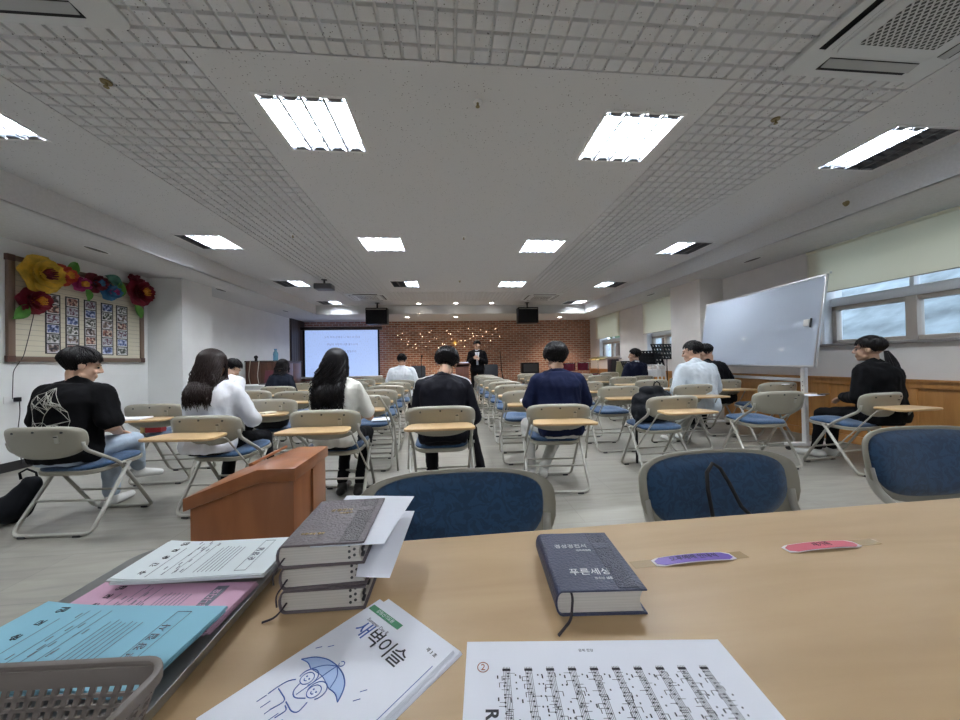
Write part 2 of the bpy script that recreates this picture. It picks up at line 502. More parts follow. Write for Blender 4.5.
LIT = {(1, 0): (1, 1, 1, 1), (2, 0): (1, 1, 1, 1), (0, 1): (0, 0, 1, 1), (0, 2): (0, 0, 1, 1), (0, 3): (0, 1, 1, 1), (0, 4): (0, 0, 1, 1), (0, 5): (0, 0, 1, 1),
       (1, 1): (0, 0, 0, 0), (1, 2): (1, 1, 1, 1), (1, 3): (1, 1, 1, 1), (1, 4): (0, 0, 1, 1),
       (2, 1): (0, 0, 0, 0), (2, 2): (1, 1, 1, 1), (2, 3): (1, 1, 1, 1), (2, 4): (1, 1, 1, 1),
       (3, 1): (1, 1, 0, 0), (3, 2): (1, 1, 0, 0), (3, 3): (1, 1, 0, 0), (3, 4): (1, 1, 0, 0), (3, 5): (0, 0, 1, 1)}
colname = ['leftmost', 'second from left', 'third from left', 'rightmost']
rowname = ['added unseen behind the camera to light the chair fronts', 'above the table and the camera', 'nearest visible row', 'second row from the camera', 'third row from the camera', 'farthest row by the brick wall']
for (x0, y0, x1, y1, i, j) in HOLES:
    L = LIT[(i, j)]
    light((x0 + x1) / 2, (y0 + y1) / 2, L, ('fully lit' if all(L) else 'partly lit' if any(L) else 'unlit') + ' square louvred ceiling light, %s, %s' % (colname[i], rowname[j]))
# round downlights near the brick wall
M_down = mat('downlight_glow', (1, 1, 1), .4, emit=((1, .93, .85), 14))
dl0 = None
for (x, y, z, lb) in [(-.86, 10.0, ZC, 'left one of three on the recessed ceiling'), (.22, 9.95, ZC, 'middle one of three on the recessed ceiling'), (1.27, 9.95, ZC, 'right one of three on the recessed ceiling'),
                  (-1.31, 10.95, ZS, 'left one in the low soffit before the brick wall'), (.23, 10.95, ZS, 'middle one in the low soffit before the brick wall'), (3.74, 11.2, ZS, 'right one in the low soffit before the brick wall')]:
    o = empty('downlight', 'small round lit downlight, ' + lb, 'downlight', (x, y, z), 0, 'round downlights near the brick wall')
    a = MB(); rr = [[(math.cos(2 * PI * k / 20) * q, math.sin(2 * PI * k / 20) * q, zz) for k in range(20)] for q, zz in ((.085, 0), (.083, -.008), (.065, -.008), (.062, -.002))]
    a.loft(rr, False); a.build('trim_ring', M_white, o, smooth=True)
    a = MB(); a.loft([[(math.cos(2 * PI * k / 20) * .062, math.sin(2 * PI * k / 20) * .062, zz) for k in range(20)] for zz in (-.001, -.006)], True)
    a.build('lens', M_down, o)
    sp = bpy.data.lights.new('downlight_lamp', 'SPOT'); sp.energy = 75; sp.color = (1, .80, .60); sp.spot_size = R(110); sp.spot_blend = .8; sp.shadow_soft_size = .05
    so = bpy.data.objects.new('lamp', sp); COL.objects.link(so); so.parent = o; so.location = (0, 0, -.02)
# sprinklers
M_brass = mat('brass', (.25, .2, .1), .35, metal=.8)
for k, (x, y, z) in enumerate([(-2.06, 2.26, ZC), (.22, 2.27, ZC), (2.43, 2.29, ZC), (.23, 4.73, ZC), (.25, 7.27, ZC), (-2.06, 4.75, ZC), (4.6, 3.25, ZS + .06)]):
    if k == 6: x, y, z = RX1 - .0, 3.25, 2.75
    lb = ['by the left grid strip', 'on the smooth panel nearest the camera', 'on the right grid strip', 'on the smooth centre panel, second from the camera', 'on the smooth centre panel, farthest from the camera', 'on the left grid strip farther back', 'on the face of the right soffit'][k]
    o = empty('sprinkler_head', 'small dark brass sprinkler head ' + lb, 'sprinkler', (x, y, z), 0, 'ceiling sprinkler heads')
    if k == 6: o.rotation_euler = (0, R(90), 0)
    a = MB(); a.tube([(0, 0, 0), (0, 0, -.008)], [.03, .026], 14); a.build('escutcheon', M_white if k % 2 else M_brass, o, smooth='auto')
    a = MB(); a.tube([(0, 0, -.006), (0, 0, -.03)], [.009, .006], 8); a.tube([(0, 0, -.03), (0, 0, -.034)], .014, 10); a.build('deflector', M_brass, o, smooth='auto')

# ---- ceiling cassettes of the air conditioning
M_ac = mat('ac_white', (.62, .64, .65), .4)
M_acgrey = mat('ac_grey_flap', (.40, .41, .42), .45)
def grille_mat():
    m = mat('ac_mesh_grille', (.5, .5, .5), .5)
    n, l, b = nodes(m)
    tc = n.new('ShaderNodeTexCoord'); mp = n.new('ShaderNodeMapping'); mp.inputs['Rotation'].default_value = (0, 0, R(45))
    l.new(tc.outputs['Object'], mp.inputs['Vector'])
    ck = n.new('ShaderNodeTexBrick'); ck.inputs['Scale'].default_value = 1; ck.offset = 0
    ck.inputs['Brick Width'].default_value = .026; ck.inputs['Row Height'].default_value = .026; ck.inputs['Mortar Size'].default_value = .0045
    ck.inputs['Color1'].default_value = (.03, .03, .03, 1); ck.inputs['Color2'].default_value = (.06, .06, .06, 1); ck.inputs['Mortar'].default_value = (.55, .56, .56, 1)
    l.new(mp.outputs['Vector'], ck.inputs['Vector']); l.new(ck.outputs['Color'], b.inputs['Base Color'])
    return m
M_grille = grille_mat()
def cassette(x, y, label, sz=.95):
    o = empty('ceiling_air_conditioner', label, 'air conditioner', (x, y, ZC), 0, 'ceiling cassette air conditioners')
    h = sz / 2
    a = MB(); a.prism(superrect(sz, sz, .05), -.022, 0); a.build('panel', M_ac, o, bevel=.006)
    g_ = MB(); g_.prism(superrect(sz * .66, sz * .66, .045), -.034, -.018); g_.build('inlet_panel', M_ac, o, bevel=.006)
    gr = MB(); q = sz * .255; gr.span((-q, -q, -.036), (q, q, -.032)); gr.build('grille', M_grille, o)
    for k in range(4):
        c_, s_ = round(math.cos(k * PI / 2)), round(math.sin(k * PI / 2))
        sl_ = MB(); d_ = sz * .40
        cx, cy = d_ * c_, d_ * s_
        L_ = sz * .62; W_ = sz * .085
        dx, dy = (W_, L_) if c_ else (L_, W_)
        sl_.box((cx, cy, -.0225), (dx, dy, .004)); sl_.build('outlet_slot', M_black, o)
        fl = MB(); fl.box((cx - c_ * .012, cy - s_ * .012, -.030), (dx * (.62 if c_ else 1), dy * (1 if c_ else .62), .004), (0, R(12) * c_, 0) if c_ else (-R(12) * s_, 0, 0))
        fl.build('flap', M_acgrey if k != 2 else M_ac, o, bevel=.001, segs=1)
    return o
cassette(2.53, 1.43, 'large white air conditioner cassette with open mesh grille, top right')
cassette(-2.05, 1.41, 'white air conditioner cassette above the left grid strip, top left corner')
cassette(-2.05, 8.98, 'far white air conditioner cassette left of the aisle, near the brick wall')
cassette(2.50, 9.02, 'far white air conditioner cassette right of the aisle, near the brick wall')
# soffit vents
M_vent = mat('vent_dark', (.09, .09, .09), .6)
for k, (x, y, lb) in enumerate([(-4.35, 4.63, 'above the photo board'), (-4.35, 6.95, 'past the left pier'), (-4.38, 9.6, 'farthest back on the left'),
                                (4.62, 4.78, 'above the whiteboard'), (4.62, 7.4, 'past the right pier')]):
    o = empty('soffit_vent', 'small oval dark vent in the soffit %s' % lb, 'vent', (x, y, ZS), 0, 'soffit vents')
    a = MB(); a.loft([[(math.cos(2 * PI * q / 18) * .045 * f_, math.sin(2 * PI * q / 18) * .16 * f_, zz) for q in range(18)] for f_, zz in ((1.1, 0), (1.05, -.008), (.9, -.006))], False)
    a.build('rim', M_frame, o, smooth=True)
    a = MB(); a.loft([[(math.cos(2 * PI * q / 18) * .043, math.sin(2 * PI * q / 18) * .15, zz) for q in range(18)] for zz in (-.001, -.005)], True)
    a.build('slot', M_vent, o)

# ---- windows
M_wframe = mat('window_frame_taupe', (.44, .39, .34), .45)
M_glass = mat('window_glass', (.9, .95, 1), .03, trans=1., spec=.5)
_n, _l, _b = nodes(M_glass)
_b.inputs['IOR'].default_value = 1.02
M_stone = mat('granite_sill', (.24, .22, .21), .4, bump=(150, .1), var=(120, .3))
M_upvc = mat('white_window_jamb', (.68, .70, .73), .4)
def window(idx, y0, y1, z0, z1, ztr, mull):
    o = bpy.data.objects.new('window_%d' % idx, None); COL.objects.link(o); o['kind'] = 'structure'
    o.location = (XR, y0, z0)
    W, H = y1 - y0, z1 - z0; T = ztr - z0
    j = MB(); d = .28
    j.span((.0, 0, 0), (d, .03, H)); j.span((0, W - .03, 0), (d, W, H)); j.span((0, 0, H - .03), (d, W, H)); j.build('window_jamb', M_upvc, o)
    si = MB(); si.span((-.05, -.06, -.035), (d, W + .06, .0)); si.build('window_sill', M_stone, o, bevel=.004)
    f = MB(); x0, x1 = .12, .20; t = .055
    for a, b in (((.03, 0), (.03 + t, T)), ((W - .03 - t, 0), (W - .03, T))): f.span((x0, a[0], 0), (x1, b[0], b[1]))
    f.span((x0, .03, 0), (x1, W - .03, t)); f.span((x0, .03, T - t), (x1, W - .03, T))
    for m_ in mull: f.span((x0 - .02, m_ - .05, 0), (x1, m_ + .05, T))
    f.build('window_frame', M_wframe, o, bevel=.004)
    f = MB(); f.span((x0 - .02, .03, T), (x1 + .03, W - .03, T + .085)); f.span((x0, .03, T + .085), (x1, W - .03, T + .115)); f.span((x0, .03, H - .06), (x1, W - .03, H - .03))
    for m_ in mull: f.span((x0, m_ - .02, T + .1), (x1, m_ + .02, H - .04))
    f.build('window_transom', M_upvc, o, bevel=.003)
    g_ = MB(); g_.span((x0 + .04, .05, .03), (x0 + .046, W - .05, T - .03)); g_.build('glass', M_glass, o)
    g_ = MB(); g_.span((x0 + .04, .05, T + .1), (x0 + .046, W - .05, H - .05)); g_.build('glass', M_glass, o)
    return o
window(1, 1.2, 4.27, 1.29, ZS, 1.80, [.95, 2.22])
window(2, 7.0, 8.47, 1.2, ZS, 1.72, [.85])
window(3, 9.85, 11.3, 1.2, ZS, 1.72, [.75])
def blind_mat():
    m = bpy.data.materials.new('cream_roller_blind'); m.use_nodes = True
    nt = m.node_tree; b = nt.nodes['Principled BSDF']; out = nt.nodes['Material Output']
    b.inputs['Base Color'].default_value = (.84, .83, .77, 1); b.inputs['Roughness'].default_value = .9
    t = nt.nodes.new('ShaderNodeBsdfTranslucent'); t.inputs[0].default_value = (1, .95, .80, 1)
    mx = nt.nodes.new('ShaderNodeMixShader'); mx.inputs[0].default_value = .55
    nt.links.new(b.outputs[0], mx.inputs[1]); nt.links.new(t.outputs[0], mx.inputs[2]); nt.links.new(mx.outputs[0], out.inputs[0])
    return m
M_blind = blind_mat()
for (y0, y1, zb, lb) in [(1.25, 4.40, 1.99, 'wide cream roller blind half lowered over the near right window'),
                         (6.86, 8.55, 1.80, 'cream roller blind over the window just past the right pier'),
                         (9.78, 11.45, 1.86, 'cream roller blind over the farthest window beside the brick wall')]:
    o = empty('roller_blind', lb, 'blind', (XR - .05, y0, zb))
    a = MB(); a.span((0, 0, 0), (.0015, y1 - y0, ZS - zb - .03)); a.build('fabric', M_blind, o)
    a = MB(); a.tube([(0, 0, ZS - zb - .03), (0, y1 - y0, ZS - zb - .03)], .02, 12); a.build('roller', M_blind, o, smooth='auto')
    a = MB(); a.tube([(0, 0, 0), (0, y1 - y0, 0)], .006, 8); a.build('bottom_bar', M_wframe, o, smooth='auto')
    a = MB(); a.tube([(-.01, y1 - y0 - .02, ZS - zb - .05), (-.01, y1 - y0 - .02, -.25)], .002, 5); a.build('pull_chain', M_white, o)

# ---- outside: a wooded slope
M_leaf = mat('hillside_leaves', (.10, .17, .09), .8, var=(3, .5))
M_hill = mat('grassy_slope_haze', (.165, .20, .215), .9, var=(1.2, .45))  # blue-grey of haze and bluish window glass put into the slope's colour
h = MB()
h.add([(5.6, -14, -.2), (5.6, 26, -.2), (9.5, 26, .2), (9.5, -14, .2), (22, 26, 9), (22, -14, 9)], [(0, 1, 2, 3), (3, 2, 4, 5)])
o = h.build('ground_slope', M_hill, kind='structure')
rnd = random.Random(3)
M_bark = mat('bark', (.12, .08, .06), .9)
def tree(x, y, z, s, label):
    o = empty('tree', label, 'tree', (x, y, z), 0, 'trees on the slope outside the windows')
    b = MB(); b.tube([(0, 0, -.3), (.05 * s, 0, 1.2 * s), (0, .05, 2.2 * s)], [.12 * s, .09 * s, .05 * s], 7); b.build('trunk', M_bark, o, smooth='auto')
    c = MB()
    for k in range(170):
        a, e = rnd.uniform(0, 2 * PI), rnd.uniform(-.6, 1.5)
        rr = s * rnd.uniform(.5, 1.15)
        p = Vector((math.cos(a) * math.cos(e) * rr, math.sin(a) * math.cos(e) * rr, 2.0 * s + math.sin(e) * rr * 1.1))
        q = s * rnd.uniform(.16, .3)
        c.sphere(p, (q, q, q * .7), 6, 4, 0, (rnd.uniform(0, 3), rnd.uniform(0, 3), 0))
    c.build('crown', M_leaf, o)
    return o
tree(9.5, 9.6, .2, 1.3, 'bushy green tree outside the farthest window')
tree(9.0, 13.6, .2, 1.4, 'bushy green tree outside beyond the brick wall corner')
tree(9.2, 18.0, .2, 1.5, 'bushy green tree outside seen through the window past the right pier')
tree(12.5, 6.2, 2.4, 1.3, 'green tree high on the slope outside the near window')
tree(13.5, 2.4, 3.1, 1.5, 'green tree high up the slope behind the widest window')
# ================================================================ folding chairs
M_shell = mat('beige_painted_steel', (.30, .285, .235), .42, bump=(120, .04))
M_tubem = mat('grey_beige_tube', (.36, .35, .31), .35, spec=.6)
def fabric(name, c1, c2, sc=14.):
    m = mat(name, c1, .85, sheen=.25)
    n, l, b = nodes(m)
    tc = n.new('ShaderNodeTexCoord')
    a = n.new('ShaderNodeTexNoise'); a.inputs['Scale'].default_value = sc; a.inputs['Detail'].default_value = 2; a.inputs['Distortion'].default_value = 2.6
    l.new(tc.outputs['Object'], a.inputs['Vector'])
    r = n.new('ShaderNodeValToRGB')
    for p, c in ((0, c2), (1, c1)):
        r.color_ramp.elements[p].color = (*c, 1)
    r.color_ramp.elements[0].position = .46; r.color_ramp.elements[1].position = .54
    l.new(a.outputs['Fac'], r.inputs['Fac']); l.new(r.outputs['Color'], b.inputs['Base Color'])
    f = n.new('ShaderNodeTexNoise'); f.inputs['Scale'].default_value = 500
    l.new(tc.outputs['Object'], f.inputs['Vector'])
    bp = n.new('ShaderNodeBump'); bp.inputs['Strength'].default_value = .25; bp.inputs['Distance'].default_value = .002
    l.new(f.outputs['Fac'], bp.inputs['Height']); l.new(bp.outputs['Normal'], b.inputs['Normal'])
    return m
M_blue = fabric('blue_damask_upholstery', (.018, .064, .148), (.012, .043, .103), 26)
M_tab = wood('beech_tablet', (.56, .385, .205), (.46, .30, .145), (2, 14, 2), .35)

def back_outline(th, k=1.):
    c, s = math.cos(th), math.sin(th)
    e = 2 / 3.6 if s > 0 else 2 / 2.5
    x = .268 * math.copysign(abs(c) ** e, c)
    z = (.085 if s > 0 else .148) * math.copysign(abs(s) ** e, s)
    return x * k, z * k
def disc(mb, yfun, rings, n=40, k=1., flip=False):
    """radial grid over the backrest outline; yfun(x, z, r)->y ; returns outer ring"""
    rr = [i / rings for i in range(1, rings + 1)]
    o = [[None] * n for _ in rr]
    vs = [(0, yfun(0, 0, 0), 0)]
    for i, r_ in enumerate(rr):
        for j in range(n):
            x, z = back_outline(2 * PI * j / n, k * r_)
            vs.append((x, yfun(x, z, r_), z))
    fs = [(0, 1 + j, 1 + (j + 1) % n) for j in range(n)]
    for i in range(rings - 1):
        for j in range(n):
            a = 1 + i * n + j; b = 1 + i * n + (j + 1) % n
            fs.append((a, b, b + n, a + n))
    return vs, fs
def back_part(name, m, parent, kf, kb, yf, yb, n=40):
    mb = MB()
    v1, f1 = disc(mb, yf, 6, n, kf); v2, f2 = disc(mb, yb, 6, n, kb)
    mb.add(v1, f1); mb.add(v2, f2)
    o1 = 1 + 5 * n; o2 = len(v1) + 1 + 5 * n
    for j in range(n):
        mb.f.append((o1 + j, o1 + (j + 1) % n, o2 + (j + 1) % n, o2 + j)); mb.m.append(0)
    # lean the panel back and put it in place
    out = []
    for x, y, z in mb.v:
        out.append((x, -.252 + y - z * .16, .705 + z))
    mb.v = out
    return mb.build(name, m, parent, smooth=True)
def make_chair(tablet=True):
    o = empty('folding_chair', '', 'chair')
    curv = lambda x: -.045 * (1 - (x / .27) ** 2)
    back_part('backrest', M_shell, o, 1, 1, lambda x, z, r: curv(x) + .012 * r ** 8 - .006, lambda x, z, r: curv(x) - .016 * (1 - r ** 10) - .004 - .010 * (r ** 12) * 0)
    back_part('back_cushion', M_blue, o, .87, .89, lambda x, z, r: curv(x) + .006 + .026 * (1 - r ** 5), lambda x, z, r: curv(x) - .002)
    mb = MB()
    for x, z in ((-.15, .042), (0, .05), (.16, .042)):
        mb.tube([(x, -.252 + curv(x) - .018 - z * .16, .705 + z), (x, -.252 + curv(x) - .024 - z * .16, .705 + z)], .0075, 8)
    for q in range(3):
        pass
    mb2 = MB()
    for s_ in range(len(mb.v) // 16):
        m1 = MB(); m1.v = mb.v[s_ * 16:(s_ + 1) * 16]; m1.f = mb.f[:10]; m1.m = [0] * 10
        m1.build('screw', M_dark, o)
    sl = MB(); sl.box((.125, -.252 + curv(.125) - .0185, .70), (.03, .006, .055), (R(9), 0, 0)); sl.build('latch_plate', M_tubem, o, bevel=.002, segs=1)
    sl = MB(); sl.box((.125, -.252 + curv(.125) - .026, .718), (.02, .004, .008), (R(9), 0, 0)); sl.build('latch_slot', M_dark, o)
    # seat
    st = MB()
    prof = superrect(.44, .42, .11, 6, 0, .03)
    def ring(k, z): return [(x * k, (y - .03) * k + .03, z + (y) * .06) for x, y in prof]
    st.loft([ring(.93, .418), ring(1, .428), ring(1, .45), ring(.97, .453)], True)
    st.build('seat_pan', M_shell, o, smooth='auto')
    st = MB(); st.loft([ring(.95, .452), ring(.975, .462), ring(.96, .474), ring(.85, .484), ring(.5, .489), ring(.1, .490)], True)
    st.build('seat_cushion', M_blue, o, smooth=True)
    # back uprights running on into the front legs, joined at the floor
    for sx in (-1, 1):
        pass
    X = .243
    path = [(-.246, -.258, .675), (-X, -.246, .615), (-X, -.02, .462), (-X + .012, .245, .017), (X - .012, .245, .017), (X, -.02, .462), (X, -.246, .615), (.246, -.258, .675)]
    t = MB(); t.tube(fillet(path, .055), .0125, 8); t.build('front_leg_frame', M_tubem, o, smooth=True)
    X2 = .262
    path = [(-X2 + .01, .04, .455), (-X2, -.235, .017), (X2, -.235, .017), (X2 - .01, .04, .455)]
    t = MB(); t.tube(fillet(path, .06), .0125, 8); t.build('rear_leg_frame', M_tubem, o, smooth=True)
    for y, z, xx in ((-.115, .208, X2 - .004), (.135, .2, X - .008)):
        t = MB(); t.tube([(-xx, y, z), (xx, y, z)], .0085, 6); t.build('crossbar', M_tubem, o, smooth='auto')
    for sx in (-1, 1):
        t = MB(); t.tube([(sx * (X - .012), 0, .448), (sx * (X2 + .014), 0, .448)], .011, 8)
        t.build('pivot', M_tubem, o, smooth='auto')
    for sx in (-1, 1):
        t = MB(); t.box((sx * .17, .245, .008), (.05, .034, .016)); t.build('rubber_foot', M_dark, o, bevel=.003, segs=1)
        t = MB(); t.box((sx * .18, -.235, .008), (.05, .034, .016)); t.build('rubber_foot', M_dark, o, bevel=.003, segs=1)
    if tablet:
        pts = superrect(.48, .235, .06, 5, 0, -.425)
        pts = [(x * (1 + .08 * (-(y + .425)) / .12), y) for x, y in pts]
        t = MB(); t.prism(pts, .648, .665); t.build('writing_tablet', M_tab, o, bevel=.003)
        for sx in (-1, 1):
            t = MB(); t.tube(fillet([(sx * .215, -.40, .642), (sx * .225, -.36, .635), (sx * .272, -.10, .27)], .02), .006, 6); t.build('tablet_strut', M_tubem, o, smooth='auto')
    return o
CH_T = make_chair(True); CH_N = make_chair(False)
_first = {}
def chair(x, ytop, ztop, label, tablet=True, rz=0., group='beige folding chairs with blue seats'):
    """x, ytop = centre of the backrest's upper edge"""
    src = CH_T if tablet else CH_N
    if tablet not in _first: _first[tablet] = 1; c = src
    else: c = copy_tree(src)
    a = R(rz)
    ox, oy = 0, .30
    c.location = (x - math.sin(a) * oy, ytop + math.cos(a) * oy, 0)
    c.rotation_euler = (0, 0, a)
    k = ztop / .79
    c.scale = (1, 1, k)
    c['label'] = label; c['group'] = group
    return c
CHAIRS = [
 (-2.69, 2.48, .755, 'beige folding chair under the man in the black printed T-shirt', False, -4),
 (-1.81, 2.66, .775, 'beige folding chair with tablet under the long-haired woman in the white shirt', True, -6),
 (-2.82, 3.50, .79, 'beige folding chair against the left wall with papers and a red box', True, 2),
 (-.955, 2.66, .79, 'beige folding chair with tablet under the woman with wavy hair in the cream T-shirt', True, -3),
 (-1.81, 3.56, .80, 'beige folding chair with a black bag and papers, behind the white-shirted woman', True, 2),
 (-.075, 2.60, .80, 'beige folding chair under the man in the black jacket', True, 0),
 (.90, 2.75, .77, 'beige folding chair with tablet under the man in the navy shirt', True, -5),
 (-2.67, 4.80, .81, 'empty folding chair beside the young man in the white shirt on the left', True, 0),
 (-2.70, 5.60, .815, 'beige folding chair under the woman in the dark navy jacket', True, 0),
 (-2.00, 4.60, .80, 'empty folding chair left of the wavy-haired woman, second in its column', True, 3),
 (-2.74, 6.60, .81, 'empty folding chair in front of the woman in the navy jacket', True, 0),
 (-2.72, 7.50, .81, 'farthest empty folding chair in the leftmost column, before the screen', True, 0),
 (-.89, 3.60, .81, 'folding chair left of the aisle with white papers on its seat and a raised bar', True, 0),
 (-.92, 4.30, .815, 'empty folding chair left of the aisle, second past the wavy-haired woman', True, 0),
 (-.94, 5.10, .82, 'empty folding chair left of the aisle, third past the wavy-haired woman', True, 0),
 (-.93, 5.90, .82, 'empty folding chair left of the aisle, directly behind the man in the white T-shirt', True, 0),
 (-.94, 6.68, .82, 'folding chair under the man in the white T-shirt left of the aisle', True, 0),
 (-1.81, 5.60, .80, 'empty folding chair hidden mostly by the wavy-haired woman, mid column', True, 0),
 (-1.81, 6.55, .82, 'empty folding chair right of the wavy-haired woman head, third from the screen', True, 0),
 (-1.87, 7.50, .82, 'empty folding chair with brownish back, second from the projection screen', True, 0),
 (-1.82, 8.35, .82, 'empty folding chair nearest the projection screen', True, 0),
 (2.08, 2.98, .785, 'beige folding chair holding the black backpack', True, 4),
 (3.24, 3.06, .79, 'empty beige folding chair with wide blue seat near the whiteboard, no tablet', False, -3),
 (.83, 3.62, .815, 'folding chair with crumpled white paper on it, just past the man in navy', True, 0),
 (.87, 4.55, .82, 'empty folding chair right of the aisle, second past the man in navy', True, 0),
 (.88, 5.35, .82, 'empty folding chair right of the aisle, third past the man in navy', True, 0),
 (.86, 6.1, .82, 'empty folding chair right of the aisle, fourth past the man in navy', True, 0),
 (.84, 6.9, .82, 'empty folding chair right of the aisle, fifth past the man in navy', True, 0),
 (.86, 7.7, .82, 'empty folding chair right of the aisle, sixth past the man in navy', True, 0),
 (.88, 8.5, .82, 'empty folding chair right of the aisle, nearest the standing speaker', True, 0),
 (2.07, 8.9, .82, 'empty folding chair in the second column right of the aisle, nearest the brick wall', True, 0),
 (2.06, 8.05, .82, 'empty folding chair in the second column right of the aisle, second from the brick wall', True, 0),
 (2.01, 7.2, .82, 'empty folding chair in the second column right of the aisle, third from the brick wall', True, 0),
 (1.99, 6.4, .82, 'empty folding chair in the second column right of the aisle, fourth from the brick wall', True, 0),
 (2.04, 3.92, .815, 'empty folding chair with clear blue seat between the navy-shirted man and the backpack', True, 0),
 (2.94, 3.83, .82, 'beige folding chair under the man in the pale grey shirt', True, 3),
 (3.97, 4.55, .82, 'beige folding chair under the dark-shirted man by the whiteboard', True, 3),
 (4.17, 3.95, .81, 'empty folding chair half under the whiteboard edge with papers on its tablet', True, 0),
 (1.98, 4.78, .82, 'empty folding chair just right of the navy-shirted man shoulder, with tablet', True, 0),
 (2.0, 5.6, .82, 'empty folding chair in the second column right of the aisle, mid hall', True, 0),
 (3.10, 4.95, .82, 'folding chair with a paper on its tablet, just beyond the backpack', True, 0),
 (3.20, 6.0, .82, 'empty folding chair two places beyond the backpack, right block', True, 0),
 (4.10, 5.6, .82, 'empty folding chair before the right pier, beyond the man in grey', True, 0),
 (3.17, 6.9, .82, 'empty folding chair third column right of the aisle, second from the drums', True, 0),
 (3.15, 7.8, .82, 'empty folding chair third column right of the aisle, nearest the drums', True, 0),
 (4.02, 2.80, .78, 'beige folding chair with tablet under the ponytailed woman in black', True, 6),
 (4.20, 8.6, .82, 'empty folding chair near the far right windows, before the black box speaker', True, 0),
 (.02, .98, .815, 'folding chair at the table facing the camera, between the stacked books and the navy book', False, 181),
 (.81, 1.01, .83, 'folding chair at the table facing the camera, with the thin black strap', False, 183),
 (1.66, 1.07, .865, 'folding chair at the table facing the camera, rightmost of the three blue backs', False, 178),
]
CH = []
for c in CHAIRS: CH.append(chair(*c[:4], tablet=c[4], rz=c[5]))
# ================================================================ people
def skin(name, c):
    m = mat(name, c, .5, bump=(200, .05)); n, l, b = nodes(m)
    b.inputs['Subsurface Weight'].default_value = .08; b.inputs['Subsurface Radius'].default_value = (.02, .008, .004); b.inputs['Subsurface Scale'].default_value = .5
    return m
M_skin = skin('skin', (.55, .34, .24)); M_skin2 = skin('skin_tan', (.45, .26, .18))
M_hair = mat('black_hair', (.006, .005, .006), .45, spec=.22)
M_hairb = mat('dark_brown_hair', (.016, .009, .008), .45, spec=.22)
M_eye = mat('eye_dark', (.01, .01, .01), .15)
M_eyew = mat('eye_white', (.7, .68, .65), .2)
def cloth(name, c, r=.85): return mat(name, c, r, bump=(26, .35, 4), spec=.12)

def remeshed(mb, name, m, parent, vox, smooth=3, wr=0., seed=0, grain=9.):
    me = bpy.data.meshes.new(name); me.from_pydata(mb.v, [], mb.f)
    o = bpy.data.objects.new(name, me); COL.objects.link(o)
    bm = bmesh.new(); bm.from_mesh(me); bmesh.ops.recalc_face_normals(bm, faces=bm.faces); bm.to_mesh(me); bm.free()
    r = o.modifiers.new('r', 'REMESH'); r.mode = 'VOXEL'; r.voxel_size = vox; r.use_smooth_shade = True
    if smooth:
        s = o.modifiers.new('s', 'SMOOTH'); s.factor = .5; s.iterations = smooth
    bpy.context.view_layer.update()
    dg = bpy.context.evaluated_depsgraph_get()
    m2 = bpy.data.meshes.new_from_object(o.evaluated_get(dg))
    bpy.data.objects.remove(o); bpy.data.meshes.remove(me)
    m2.materials.clear(); m2.materials.append(m)
    if wr:
        off = Vector((seed * 3.1, seed * 1.7, seed * .9))
        for v in m2.vertices:
            p = Vector((v.co.x * grain, v.co.y * grain, v.co.z * grain * .55)) + off
            a = noise.noise(p) + .5 * noise.noise(p * 2.3)
            b_ = 1 - abs(noise.noise(p * 1.4 + Vector((5, 2, 1)))) * 2
            v.co += v.normal * (a * wr + (b_ - .4) * wr * .8)
    m2.polygons.foreach_set('use_smooth', [True] * len(m2.polygons))
    n = bpy.data.objects.new(name, m2); COL.objects.link(n); n.parent = parent
    return n

def ell(c, wx, wy, d, up, n=16, e=2.4):
    """super-elliptic ring centred c in the plane spanned by x and the front direction 'd'"""
    out = []
    for k in range(n):
        a = 2 * PI * k / n; ca, sa = math.cos(a), math.sin(a)
        q = 2 / e
        out.append(c + Vector((wx * math.copysign(abs(ca) ** q, ca), 0, 0)) + d * (wy * math.copysign(abs(sa) ** q, sa)))
    return out

def hand(mb, w, f, nrm, side, s=1., curl=.5, n=6):
    """w wrist, f finger direction, nrm = back of the hand, side = +1 thumb to f x nrm"""
    f = Vector(f).normalized(); nrm = Vector(nrm); nrm = (nrm - f * nrm.dot(f)).normalized(); t = f.cross(nrm).normalized() * side
    w = Vector(w)
    for k in range(4):
        a = (k - 1.5) * .0185 * s
        mb.cap(w + t * -a * .7, w + f * .082 * s - t * a, .0135 * s, .0115 * s, n)
    L = [.068, .078, .072, .055]
    for k in range(4):
        a = (1.5 - k) * .0195 * s
        p = w + f * .084 * s + t * a
        ang = 0; r = .0088 * s
        for q, fr in enumerate((.45, .32, .25)):
            ang += curl * (.55 if q == 0 else .75)
            d = f * math.cos(ang) - nrm * math.sin(ang)
            p2 = p + d * L[k] * fr * s
            mb.cap(p, p2, r, r * .9, n); p = p2; r *= .92
    p = w + t * .022 * s + f * .018 * s
    d1 = (f * .75 + t * .8 - nrm * .25).normalized(); p2 = p + d1 * .042 * s
    mb.cap(p, p2, .0135 * s, .0105 * s, n)
    d2 = (f * 1.0 + t * .25 - nrm * (.2 + curl * .4)).normalized(); mb.cap(p2, p2 + d2 * .034 * s, .0105 * s, .0085 * s, n)

